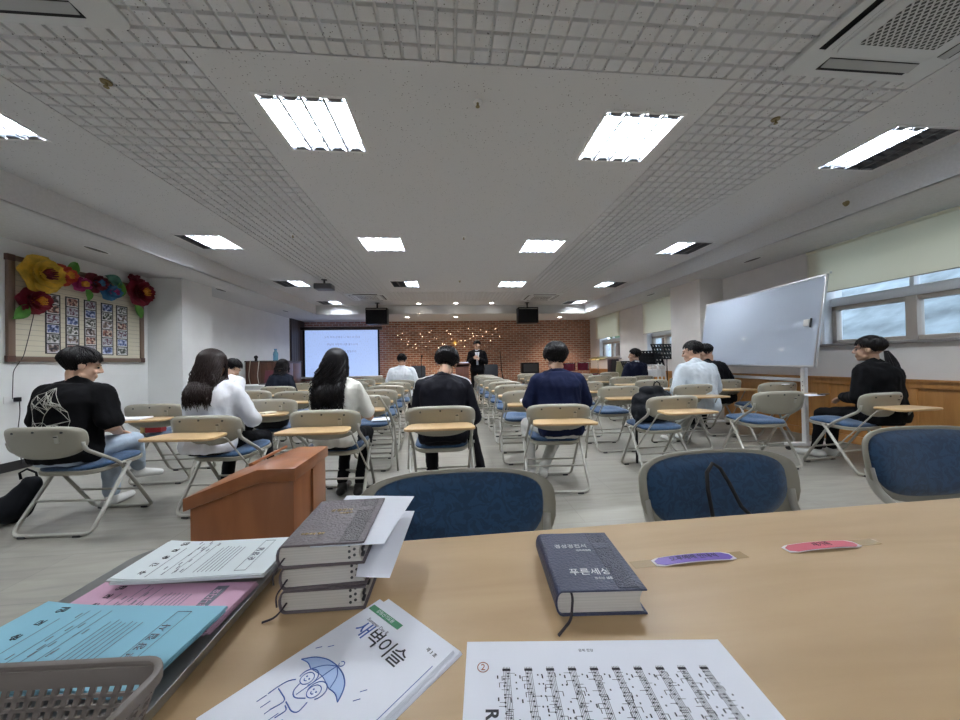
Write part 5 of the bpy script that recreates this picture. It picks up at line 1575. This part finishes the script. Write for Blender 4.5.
for nm, a in (('frame_rail', (-W_ / 2, W_ / 2, 0, .022, -.006, .022)), ('frame_rail', (-W_ / 2, W_ / 2, HH - .022, HH, -.006, .022)), ('frame_rail', (-W_ / 2, -W_ / 2 + .022, 0, HH, -.006, .022)), ('frame_rail', (W_ / 2 - .022, W_ / 2, 0, HH, -.006, .022))):
    b = MB(); wbp(b, *a); b.build(nm, M_alu, wb_, bevel=.002, segs=1)
b = MB(); wbp(b, -.93, -.86, .49, .57, -.03, -.002); b.build('eraser_holder', M_white, wb_, bevel=.006)
b = MB(); wbp(b, -.945, -.935, .47, .58, -.02, -.004); b.build('marker', M_dark, wb_)
for sy in (-.80, .80):
    b = MB(); b.span((-.02, sy - .028, .08), (.02, sy + .028, 1.55)); b.build('upright', M_white, wb_, bevel=.003)
    b = MB(); b.span((-.24, sy - .025, .05), (.24, sy + .025, .09)); b.build('foot', M_white, wb_, bevel=.003)
    for sx in (-.21, .21):
        b = MB(); b.tube([(sx, sy - .012, .028), (sx, sy + .012, .028)], .028, 12); b.build('caster', M_dark, wb_, smooth='auto')
    for z_ in (.42, .47, .52):
        b = MB(); b.tube([(-.021, sy, z_ + .3), (-.023, sy, z_ + .3)], .006, 8); b.build('bolt', M_dark, wb_)
b = MB(); b.span((-.015, -.80, .82), (.015, .80, .86)); b.build('crossbar', M_white, wb_, bevel=.003)
b = MB(); b.tube([(.1, -W_ / 2 - .0, 2.07), (.1, -W_ / 2 + .0, 2.09)], .01, 8); b.build('corner_cap', M_alu, wb_)

# ================================================================ photo board on the left wall
M_bframe = mat('brown_aluminium_frame', (.20, .135, .10), .4); M_bcorner = mat('dark_frame_corner', (.09, .045, .035), .4)
def siding():
    m = mat('ivory_ribbed_panel', (.68, .63, .50), .6); n, l, bb = nodes(m)
    tc = n.new('ShaderNodeTexCoord'); sp = n.new('ShaderNodeSeparateXYZ'); l.new(tc.outputs['Object'], sp.inputs[0])
    mt = n.new('ShaderNodeMath'); mt.operation = 'MULTIPLY'; mt.inputs[1].default_value = 1 / .062; l.new(sp.outputs['Z'], mt.inputs[0])
    fr_ = n.new('ShaderNodeMath'); fr_.operation = 'FRACT'; l.new(mt.outputs[0], fr_.inputs[0])
    r = n.new('ShaderNodeValToRGB'); r.color_ramp.elements[0].position = .0; r.color_ramp.elements[0].color = (.20, .18, .16, 1); r.color_ramp.elements[1].position = .09; r.color_ramp.elements[1].color = (.68, .63, .50, 1)
    l.new(fr_.outputs[0], r.inputs['Fac']); l.new(r.outputs['Color'], bb.inputs['Base Color']); return m
bd = empty('notice_board', 'wide ivory notice board in a brown frame on the left wall', 'notice board', (XL, 5.10, 1.23), 0)
b = MB(); b.span((0, -.80, .04), (.018, .80, 1.17)); b.build('panel', siding(), bd)
for a, c_ in (((0, -.85, 0), (.035, .85, .06)), ((0, -.85, 1.15), (.035, .85, 1.21)), ((0, -.85, 0), (.035, -.785, 1.21)), ((0, .785, 0), (.035, .85, 1.21))):
    b = MB(); b.span(a, c_); b.build('frame_rail', M_bframe, bd, bevel=.004)
for sy in (-1, 1):
    for sz in (0, 1):
        b = MB(); b.span((0, sy * .86 - (.075 if sy > 0 else 0), sz * 1.145 - .005), (.038, sy * .86 + (0 if sy > 0 else .075), sz * 1.145 + .07)); b.build('frame_corner', M_bcorner, bd, bevel=.004)
b = MB(); b.tube(fillet([(.03, -.60, .62), (.03, -.66, .3), (.04, -.72, .06), (.012, -.79, -.10), (.012, -.80, -.42)], .05), .0035, 5); b.build('cable', M_dark, bd, smooth=True)
M_strip = mat('black_photo_card', (.012, .012, .015), .5)
def photo_mat(i, c1, c2, c3):
    m = mat('photo_print_%d' % i, c1, .3); n, l, bb = nodes(m)
    tc = n.new('ShaderNodeTexCoord'); ns = n.new('ShaderNodeTexNoise'); ns.inputs['Scale'].default_value = 22 + i * 3; ns.inputs['Detail'].default_value = 2
    l.new(tc.outputs['Object'], ns.inputs['Vector']); r = n.new('ShaderNodeValToRGB'); e = r.color_ramp
    e.elements[0].position = .40; e.elements[0].color = (*c1, 1); e.elements[1].position = .60; e.elements[1].color = (*c3, 1); k = e.elements.new(.5); k.color = (*c2, 1)
    l.new(ns.outputs['Fac'], r.inputs['Fac']); l.new(r.outputs['Color'], bb.inputs['Base Color']); return m
PH = [photo_mat(0, (.02, .02, .03), (.25, .18, .15), (.6, .6, .65)), photo_mat(1, (.03, .05, .12), (.15, .2, .45), (.55, .6, .75)), photo_mat(2, (.03, .03, .03), (.3, .1, .08), (.6, .5, .4)), photo_mat(3, (.02, .03, .02), (.2, .2, .18), (.7, .7, .7)), photo_mat(4, (.10, .02, .05), (.3, .25, .3), (.5, .55, .6))]
for k, (y0, y1) in enumerate([(4.61, 4.775), (4.83, 4.995), (5.055, 5.22), (5.28, 5.455), (5.50, 5.68)]):
    o = empty('photo_strip', 'black card strip with six photos on the notice board, ' + ['leftmost strip', 'second strip from the left', 'middle strip', 'second strip from the right', 'rightmost strip'][k], 'photo strip', (XL + .019, (y0 + y1) / 2, 1.33), 0, 'photo strips on the notice board')
    w_ = (y1 - y0) / 2; b = MB(); b.span((0, -w_, 0), (.003, w_, .745)); b.build('card', M_strip, o)
    for i in range(6):
        b = MB(); z_ = .012 + i * .122; b.span((.003, -w_ + .016, z_), (.0042, w_ - .016, z_ + .108)); b.build('photo_border', M_white, o)
        b = MB(); b.span((.0042, -w_ + .020, z_ + .010), (.005, w_ - .020, z_ + .104)); b.build('photo', PH[(k * 2 + i * 3) % 5], o)
# ---- paper flowers
def petalc(name, c): return mat(name, c, .6, var=(9, .35))
M_y = petalc('yellow_crepe', (.75, .50, .06)); M_r = petalc('crimson_crepe', (.22, .010, .03)); M_o = petalc('orange_red_crepe', (.55, .07, .04)); M_m = petalc('magenta_crepe', (.50, .05, .22)); M_d = petalc('burgundy_crepe', (.16, .012, .03)); M_bl = petalc('blue_crepe', (.06, .22, .42)); M_g = petalc('green_paper_leaf', (.09, .30, .04))
M_goldc = petalc('golden_centre', (.70, .33, .04)); M_gt = petalc('teal_leaf', (.04, .16, .12))
def flower(label, y, z, r, m, mc, seed, layers=3, off=.05):
    o = empty('paper_flower', label, 'paper flower', (XL + off, y, z), 0, 'paper flowers on the notice board'); rn = random.Random(seed)
    for L_ in range(layers):
        np_ = 6 if L_ < layers - 1 else 5; rr = r * (1 - .27 * L_); lift = .02 + .045 * L_
        for k in range(np_):
            a = 2 * PI * (k + .5 * L_) / np_ + rn.uniform(-.1, .1); b = MB(); rows = []
            for i in range(7):
                t = i / 6; ww = rr * .62 * math.sin(PI * min(1, (.12 + .88 * t) * .93)) ** .7 * (1.05 if t < .95 else .75); row = []
                for j in range(7):
                    u = -1 + 2 * j / 6
                    d_ = rr * t * .98; xx = lift * (t * 1.1) ** 1.2 + .35 * r * .25 * u * u + .012 * noise.noise(Vector((t * 4, u * 3, seed + k))) + (.03 * t * t if L_ else .0) + (-.02 * max(0, t - .75) * 4 if L_ == 0 else 0)
                    py, pz = d_, u * ww
                    row.append((xx, py * math.cos(a) - pz * math.sin(a), py * math.sin(a) + pz * math.cos(a)))
                rows.append(row)
            b.loft(rows, False, closed=False); b.build('petal', m, o, smooth=True)
    b = MB(); b.sphere((.05 + .03 * layers * .5, 0, 0), (r * .16, r * .17, r * .17), 10, 7)
    for k in range(20):
        a = k * 2.4; q = r * .2 * math.sqrt(k / 20) + .01; b.cap((.05, math.cos(a) * q, math.sin(a) * q), (.05 + .035 * layers * .5 + r * .16, math.cos(a) * q * 1.15, math.sin(a) * q * 1.15), .006, .008, 5)
    b.build('flower_centre', mc, o, smooth=True); return o
flower('large yellow paper flower with dark red centre, top left of the notice board', 4.50, 2.27, .235, M_y, M_d, 1, 3, .09)
flower('crimson paper flower with golden centre, below the yellow one', 4.44, 1.94, .165, M_r, M_goldc, 2, 3, .06)
flower('orange red paper flower right beside the yellow one', 4.76, 2.33, .145, M_o, M_goldc, 3, 3, .04)
flower('small magenta paper flower with golden centre', 4.95, 2.26, .105, M_m, M_goldc, 4, 2, .06)
flower('dark burgundy paper flower between the magenta and the blue ones', 5.15, 2.32, .145, M_d, M_bl, 5, 3, .04)
flower('blue paper flower with magenta centre on the notice board', 5.35, 2.235, .13, M_bl, M_m, 6, 3, .05)
flower('large maroon paper flower with golden centre at the right corner of the notice board', 5.80, 2.33, .23, M_r, M_goldc, 7, 3, .08)
flower('small dark bud above the large maroon flower', 5.70, 2.53, .065, M_d, M_d, 8, 2, .06)
for k, (y, z, L_, a, m, lb) in enumerate([(4.33, 1.80, .19, 235, M_g, 'below the crimson flower'), (4.86, 2.44, .20, 60, M_g, 'above the orange red flower'), (5.05, 2.14, .14, -80, M_g, 'below the burgundy flower'), (5.50, 2.30, .22, 75, M_g, 'left of the large maroon flower'), (5.80, 2.03, .20, -60, M_g, 'below the large maroon flower'), (5.42, 2.42, .22, 160, M_gt, 'above the blue flower')]):
    b = MB(); rows = []; A = R(a)
    for i in range(9):
        t = i / 8; w_ = L_ * .36 * math.sin(PI * (t * .96 + .02)) ** .8; row = []
        for j in range(5):
            u = -1 + 2 * j / 4; p = (t - .5) * L_ * 1.15; row.append((.018 + .03 * abs(u) + .02 * math.sin(t * PI), p * math.cos(A) - u * w_ * math.sin(A), p * math.sin(A) + u * w_ * math.cos(A)))
        rows.append(row)
    b.loft(rows, False, closed=False); o = b.build('paper_leaf', m, None, smooth=True, loc=(XL + .03, y, z))
    tag(o, ('dark teal' if m is M_gt else 'green') + ' paper leaf ' + lb, 'paper leaf', 'paper leaves on the notice board')
# wall socket with cord
o = empty('wall_socket', 'wall socket with black plug and hanging cord, left wall below the board', 'socket', (XL, 4.33, .80), 0)
b = MB(); b.box((.006, -.04, 0), (.012, .12, .075)); b.build('face_plate', M_white, o, bevel=.003)
b = MB(); b.box((.03, .0, 0), (.04, .045, .05)); b.build('plug', M_black, o, bevel=.005)
b = MB(); b.tube(fillet([(.05, 0, -.02), (.05, .005, -.15), (.02, .0, -.45), (.03, .02, -.62), (.02, .05, -.76)], .05), .004, 6); b.build('cord', M_dark, o, smooth=True)

# ================================================================ front of the hall
# projection screen
M_scr = mat('projected_image', (.3, .4, .6), .8, emit=((.42, .56, .95), .42))
n_, l_, b_ = nodes(M_scr)
tc = n_.new('ShaderNodeTexCoord'); mp = n_.new('ShaderNodeMapping'); mp.inputs['Scale'].default_value = (26, 1, 9)
ns = n_.new('ShaderNodeTexNoise'); ns.inputs['Scale'].default_value = 1.6; ns.inputs['Detail'].default_value = 3
l_.new(tc.outputs['Object'], mp.inputs['Vector']); l_.new(mp.outputs['Vector'], ns.inputs['Vector'])
r_ = n_.new('ShaderNodeValToRGB'); r_.color_ramp.elements[0].position = .34; r_.color_ramp.elements[0].color = (.27, .37, .62, 1); r_.color_ramp.elements[1].position = .46; r_.color_ramp.elements[1].color = (.40, .54, .93, 1)
l_.new(ns.outputs['Fac'], r_.inputs['Fac']); l_.new(r_.outputs['Color'], b_.inputs['Emission Color'])
sc_ = empty('projection_screen', 'pull-down projection screen showing a pale blue slide, front left', 'projection screen', (-3.56, 11.75, .70), 0)
b = MB(); b.span((-1.20, 0, .06), (1.16, .004, 1.60)); b.build('screen_fabric', M_scr, sc_)
for x0, x1 in ((-1.26, -1.20), (1.16, 1.22)):
    b = MB(); b.span((x0, 0, .04), (x1, .004, 1.62)); b.build('black_border', M_black, sc_)
b = MB(); b.tube([(-1.32, 0, .03), (1.30, 0, .03)], .03, 10); b.build('bottom_bar', M_white, sc_, smooth='auto')
b = MB(); b.box((-.02, .0, 1.66), (2.66, .10, .10)); b.build('casing', M_dkbrown, sc_, bevel=.01)
M_txt = mat('slide_text', (.1, .1, .2), .8, emit=((.22, .30, .58), .40))
for i, (t, z_) in enumerate([('오직 주의 은혜로 나 여기 서 있네', 1.36), ('주님의 사랑이 나를 붙드시네', 1.12), ('할렐루야 찬양해 할렐루야', .88)]):
    lettering(t, .085, M_txt, sc_, (0, -.003, z_), (PI / 2, 0, 0), name='slide_text', ext=.001)
# hanging monitors
for k, (x, lb) in enumerate([(-2.02, 'left of the aisle'), (2.32, 'right of the aisle')]):
    o = empty('hanging_monitor', 'black box monitor hanging from the ceiling near the brick wall, ' + lb, 'monitor', (x, 9.9, ZC), R(180), 'hanging monitors')
    b = MB(); b.tube([(0, 0, 0), (0, 0, -.14)], .025, 10); b.tube([(0, 0, 0), (0, 0, -.012)], .07, 12); b.build('ceiling_mount', M_black, o, smooth='auto')
    b = MB(); b.box((0, 0, -.385), (.60, .30, .46)); b.build('housing', M_black, o, bevel=.015)
    b = MB(); b.box((0, .152, -.20), (.54, .01, .02)); b.build('top_strip', M_tubem, o)
    b = MB(); b.box((0, .154, -.40), (.46, .008, .32)); b.build('back_panel', M_black, o, bevel=.003)
# projector
o = empty('projector', 'ceiling projector hanging left of the aisle', 'projector', (-2.52, 7.2, ZC), R(180))
b = MB(); b.tube([(0, 0, 0), (0, 0, -.10)], .02, 8); b.tube([(0, 0, 0), (0, 0, -.01)], .06, 12); b.build('mount', M_dark, o, smooth='auto')
b = MB(); b.box((0, 0, -.155), (.34, .26, .11)); b.build('housing', mat('projector_grey', (.10, .10, .11), .4), o, bevel=.015)
b = MB(); b.tube([(.08, -.13, -.155), (.08, -.17, -.155)], .04, 14); b.build('lens', M_black, o, smooth='auto')
# fairy lights and star
M_bulb = mat('warm_bulb', (1, .8, .4), .4, emit=((1, .80, .55), 4))
o = empty('fairy_lights', 'string of tiny warm fairy lights spread over the brick wall', 'fairy lights', (0, YB - .01, 1.5), 0)
rn = random.Random(21); pp = []
for i in range(46):
    pp.append((-1.75 + i * .078 + rn.uniform(-.05, .05), rn.uniform(.15, .85)))
w = MB(); w.tube([(x, -.012, z) for x, z in pp], .002, 4); w.build('wire', M_dark, o)
for x, z in pp:
    b = MB(); b.sphere((x, -.018, z), .006 + rn.random() * .005, 6, 5); b.build('bulb', M_bulb, o)
o = empty('star_ornament', 'glowing golden star ornament on the brick wall left of the speaker', 'ornament', (.207, YB - .03, 1.84), 0)
b = MB(); st_ = []
for k in range(16):
    a = PI * k / 8; q = .13 if k % 4 == 0 else (.07 if k % 2 == 0 else .035); st_.append((q * math.sin(a), q * math.cos(a)))
b.prism(st_, -.015, .015, axis='y'); b.build('star_body', mat('golden_star', (.6, .35, .05), .4, emit=((1, .62, .15), .35)), o)
# front lectern
M_flec = wood('dark_red_lectern', (.16, .055, .035), (.10, .035, .022), (8, 8, 1), .4)
o = empty('lectern', 'dark red lectern with white papers beside the standing speaker', 'lectern', (.33, 9.0, 0), 0)
b = MB(); b.box((0, 0, .52), (.34, .34, 1.02)); b.build('body', M_flec, o, bevel=.01); b = MB(); b.box((0, 0, 1.06), (.40, .42, .03), (R(-14), 0, 0)); b.build('top', M_flec, o, bevel=.006)
b = MB(); b.box((0, 0, 0), (.32, .26, .03), (R(-14), 0, 0)); t = b.build('paper_sheet', M_paper, None, loc=(.33, 8.97, 1.105)); tag(t, 'white papers lying on the front lectern', 'paper')
# microphone stand and low black seat at the front
def music_stand(x, y, rz, label, h=1.15, desk=True, s=1., group='perforated black music stands'):
    o = empty('music_stand', label, 'music stand', (x, y, 0), R(rz), group)
    b = MB(); b.tube([(0, 0, .22), (0, 0, h)], .011, 8); b.build('pole', M_black, o, smooth='auto')
    for k in range(3):
        a = 2 * PI * k / 3; b = MB(); b.tube([(0, 0, .25), (math.cos(a) * .20, math.sin(a) * .20, .012)], .008, 6); b.build('leg', M_black, o, smooth='auto')
    nx_, nz_ = 7, 4; W2, H2 = .48 * s, .33 * s; tlt = R(-24); b = MB()
    def q(x0, z0, x1, z1):
        vs = []
        for yy in (-.0015, .0015):
            for xx, zz in ((x0, z0), (x1, z0), (x1, z1), (x0, z1)):
                vs.append((xx, yy * math.cos(tlt) - zz * math.sin(tlt), h + yy * math.sin(tlt) + zz * math.cos(tlt)))
        b.add(vs, [(0, 1, 2, 3), (7, 6, 5, 4), (0, 4, 5, 1), (1, 5, 6, 2), (2, 6, 7, 3), (3, 7, 4, 0)])
    cw, chh = W2 / nx_, H2 / nz_
    for i in range(nx_ + 1): q(-W2 / 2 + i * cw - cw * .33, 0, -W2 / 2 + i * cw + cw * .33, H2)
    for j in range(nz_ + 1): q(-W2 / 2 - cw * .3, max(0, j * chh - chh * .3), W2 / 2 + cw * .3, min(H2, j * chh + chh * .3))
    b.build('perforated_desk', M_black, o)
    b = MB(); b.box((0, -.03, h - .002), (W2, .05, .004)); b.build('lip', M_black, o)
    return o
music_stand(4.84, 7.20, 10, 'tall perforated music stand in front of the far window', 1.13, s=1.15)
music_stand(4.42, 7.42, -15, 'perforated music stand left of the tallest one, leaning', .98)
music_stand(4.78, 7.66, 0, 'perforated music stand behind the tallest one', .98, s=1.2)
music_stand(4.42, 7.90, 25, 'lowest perforated music stand, behind the man in the navy suit', .80)
o = empty('microphone_stand', 'black microphone stand left of the aisle at the front', 'microphone stand', (-.80, 9.85, 0), 0)
b = MB(); b.tube([(0, 0, .02), (0, 0, 1.2), (.02, -.06, 1.32)], .01, 8); b.build('pole', M_black, o, smooth=True); b = MB(); b.tube([(0, 0, 0), (0, 0, .02)], .13, 16); b.build('base', M_black, o, smooth='auto')
b = MB(); b.cap((.02, -.07, 1.32), (.03, -.13, 1.36), .025, .018, 8); b.build('microphone', M_black, o, smooth=True)
M_navyf = mat('dark_navy_fabric', (.015, .025, .045), .8)
def front_chair(x, y, rz, label):
    o = empty('padded_chair', label, 'chair', (x, y, 0), R(rz), 'dark padded chairs by the brick wall')
    b = MB(); b.prism(superrect(.48, .46, .06), .42, .49); b.build('seat', M_navyf, o, bevel=.015)
    b = MB(); b.prism([(u, v + .82) for u, v in superrect(.46, .50, .07)], .20, .25, axis='y'); b.build('backrest', M_navyf, o, bevel=.015)
    for sx in (-1, 1):
        for sy in (-1, 1):
            b = MB(); b.tube([(sx * .21, sy * .2, 0), (sx * .21, sy * .2, .43 if sy < 0 else .75)], .012, 8); b.build('leg', M_black, o, smooth='auto')
    return o
front_chair(1.36, 10.9, 0, 'dark padded chair by the brick wall, right of the speaker')
front_chair(-.95, 10.6, 8, 'dark padded chair by the brick wall behind the man in the white T-shirt')
o = empty('instrument_stand', 'thin black stand against the brick wall right of the padded chair', 'stand', (1.80, 11.2, 0), 0)
b = MB(); b.tube([(0, 0, 0), (-.12, 0, 1.5)], .012, 6); b.build('pole', M_black, o); b = MB(); b.tube([(-.1, 0, .9), (.15, 0, .0)], .01, 6); b.build('brace', M_black, o)
o = empty('amplifier', 'black amplifier on a low stand before the brick wall', 'amplifier', (2.72, 11.4, 0), 0)
b = MB(); b.span((-.29, -.15, .74), (.29, .15, 1.10)); b.build('cabinet', M_black, o, bevel=.01)
b = MB(); b.span((-.24, -.156, .79), (.24, -.15, 1.05)); b.build('speaker_cloth', M_dark, o)
for sx in (-.22, .22):
    b = MB(); b.span((sx - .02, -.12, 0), (sx + .02, .12, .75)); b.build('leg', M_black, o)
# drum kit
M_drum = mat('maroon_drum_shell', (.12, .008, .025), .25, coat=.6); M_cym = mat('cymbal_bronze', (.35, .27, .12), .3, metal=.9)
o = empty('drum_kit', 'maroon drum kit in the corner by the brick wall', 'drum kit', (4.30, 11.0, 0), 0)
for (x, y, z0, z1, r, nm) in ((-.38, -.1, .80, 1.05, .20, 'tom_drum'), (.08, -.15, .82, 1.06, .19, 'tom_drum'), (.40, -.3, .30, .70, .22, 'floor_tom')):
    b = MB(); b.tube([(x, y, z0), (x, y, z1)], r, 24); b.build(nm, M_drum, o, smooth='auto')
    b = MB(); b.tube([(x, y, z1), (x, y, z1 + .02)], r + .01, 24); b.build('hoop', M_chrome, o, smooth='auto')
b = MB(); b.tube([(-.15, -.35, .28), (-.15, .15, .28)], .28, 28); b.build('bass_drum', M_drum, o, smooth='auto')
def cymbal(x, y, z, r, tl_, label):
    o = empty('cymbal_stand', label, 'cymbal', (x, y, 0), 0, 'cymbals of the drum kit')
    b = MB(); b.tube([(0, 0, .2), (0, 0, z + .06)], .012, 8); b.build('pole', M_chrome, o, smooth='auto')
    for k in range(3):
        a = 2 * PI * k / 3; b = MB(); b.tube([(0, 0, .35), (math.cos(a) * .26, math.sin(a) * .26, .01)], .01, 6); b.build('leg', M_chrome, o, smooth='auto')
    b = MB(); rings = []
    for q, h in ((.05, .03), (.18, .026), (.22, .014), (1, 0), (1, -.002), (.2, .010)):
        rings.append([(math.cos(2 * PI * k / 28) * r * q, math.sin(2 * PI * k / 28) * r * q * math.cos(tl_), z + h + math.sin(2 * PI * k / 28) * r * q * math.sin(tl_) + math.cos(2 * PI * k / 28) * r * q * .18) for k in range(28)])
    b.loft(rings, True); b.build('cymbal', M_cym, o, smooth=True)
cymbal(4.62, 10.25, 1.20, .27, .15, 'tilted bronze cymbal on a stand in front of the far window')
o = empty('box_speaker', 'tall narrow black loudspeaker beside the far window', 'speaker', (4.86, 9.75, 0), 0)
b = MB(); b.span((-.12, -.13, .0), (.12, .13, 1.16)); b.build('cabinet', mat('dark_purple_black', (.02, .012, .022), .5), o, bevel=.01); b = MB(); b.span((-.09, -.136, .5), (.09, -.13, 1.12)); b.build('grille_cloth', M_dark, o)
o = empty('conga_drum', 'pale olive standing conga drum beside the tall loudspeaker', 'drum', (4.86, 9.25, 0), 0)
b = MB(); b.tube([(0, 0, .35), (0, 0, .6), (0, 0, .85), (0, 0, 1.08)], [.12, .155, .16, .13], 20); b.build('shell', mat('olive_shell', (.28, .27, .15), .4), o, smooth='auto'); b = MB(); b.tube([(0, 0, 1.08), (0, 0, 1.10)], .138, 20); b.build('drum_head', M_cream, o, smooth='auto')
for k in range(3):
    a = 2 * PI * k / 3; b = MB(); b.tube([(math.cos(a) * .1, math.sin(a) * .1, .4), (math.cos(a) * .2, math.sin(a) * .2, 0)], .012, 6); b.build('leg', M_chrome, o)
# stacked white stools near the pier
for k in range(3):
    o = empty('folded_chair', 'folded white-framed chair leaning by the music stands, ' + ['left one', 'middle one', 'right one'][k], 'chair', (4.30 + k * .13, 6.95 , 0), R(-20 + k * 14), 'folded chairs by the right pier')
    b = MB(); b.tube(fillet([(-.16, .0, .01), (-.16, .12, 1.0), (.16, .12, 1.0), (.16, 0, .01)], .08), .014, 6); b.build('frame', M_white, o, smooth=True)
    b = MB(); b.box((0, .10, .83), (.30, .02, .16), (R(-6), 0, 0)); b.build('backrest', M_white, o, bevel=.005)
    b = MB(); b.box((0, .05, .48), (.30, .03, .34), (R(-6), 0, 0)); b.build('seat', M_white, o, bevel=.005)
# left side cabinet, table, bottle, camera
M_cab = wood('dark_brown_cabinet', (.12, .045, .022), (.075, .028, .015), (5, 5, 1), .35)
o = empty('cabinet', 'dark brown low cabinet against the left wall near the screen', 'cabinet', (-4.55, 9.45, 0), 0)
b = MB(); b.span((-.36, -.75, .05), (.30, .75, 1.24)); b.build('body', M_cab, o, bevel=.005)
b = MB(); b.span((-.37, -.78, 1.24), (.33, .78, 1.27)); b.build('top', M_dkbrown, o, bevel=.004)
for k in range(3):
    b = MB(); b.span((.30, -.73 + k * .49, .1), (.318, -.26 + k * .49, 1.2)); d_ = b.build('door', M_cab, o, bevel=.004)
    b = MB(); b.tube([(.325, -.30 + k * .49, .62), (.325, -.30 + k * .49, .72)], .008, 8); b.build('handle', M_chrome, d_)
for k in range(2):
    b = MB(); b.span((-.30 + k * .31, -.765, .1), (-.02 + k * .31, -.75, 1.2)); b.build('end_panel', M_cab, o, bevel=.004)
for k in range(2):
    b = MB(); x = -.22 + k * .2; b.tube(fillet([(x, -.80, 1.28), (x - .05, -.79, .9), (x + .02, -.785, .5), (x - .06, -.785, .1)], .1), .008, 6); o2 = b.build('cable', M_cream, None, smooth=True, loc=(-4.55, 9.45, 0)); tag(o2, 'pale cable hanging over the cabinet end, ' + ('left one' if k == 0 else 'right one'), 'cable')
o = empty('low_table', 'low white table in front of the dark brown cabinet', 'table', (-4.1, 7.7, 0), 0)
b = MB(); b.span((-.40, -.3, .70), (.42, .3, .74)); b.build('table_top', M_white, o, bevel=.004)
b = MB(); b.span((-.38, -.28, .50), (.40, -.26, .70)); b.build('front_panel', M_white, o)
for sx in (-.36, .38):
    for sy in (-.26, .26):
        b = MB(); b.box((sx, sy, .35), (.04, .04, .7)); b.build('leg', M_white, o)
M_bott = mat('blue_plastic_bottle', (.25, .55, .70), .1, trans=.6)
o = empty('water_bottle', 'large clear blue water bottle standing on the cabinet', 'bottle', (-4.48, 9.25, 1.27), 0)
b = MB(); b.tube([(0, 0, 0), (0, 0, .02), (0, 0, .20), (0, 0, .25), (0, 0, .28)], [.055, .06, .06, .035, .028], 16); b.build('bottle_body', M_bott, o, smooth='auto'); b = MB(); b.tube([(0, 0, .28), (0, 0, .31)], .035, 12); b.build('cap', mat('blue_cap', (.05, .2, .4), .4), o, smooth='auto')
o = empty('webcam', 'small black camera on the near end of the cabinet', 'camera', (-4.72, 8.80, 1.27), 0)
b = MB(); b.tube([(0, 0, 0), (0, 0, .06)], .03, 10); b.build('foot', M_black, o); b = MB(); b.sphere((0, 0, .09), .045, 12, 8); b.build('housing', M_black, o, smooth=True)
M_dp = mat('maroon_panel', (.13, .03, .045), .4)
o = empty('open_laptop', 'open maroon-backed laptop with white paper before the cabinet', 'laptop', (-3.88, 7.75, .74), 0)
b = MB(); b.box((0, 0, .01), (.34, .24, .02)); b.build('keyboard_base', M_dark, o, bevel=.004); b = MB(); b.box((0, .13, .16), (.34, .015, .28), (R(-12), 0, 0)); b.build('lid', M_dp, o, bevel=.004)
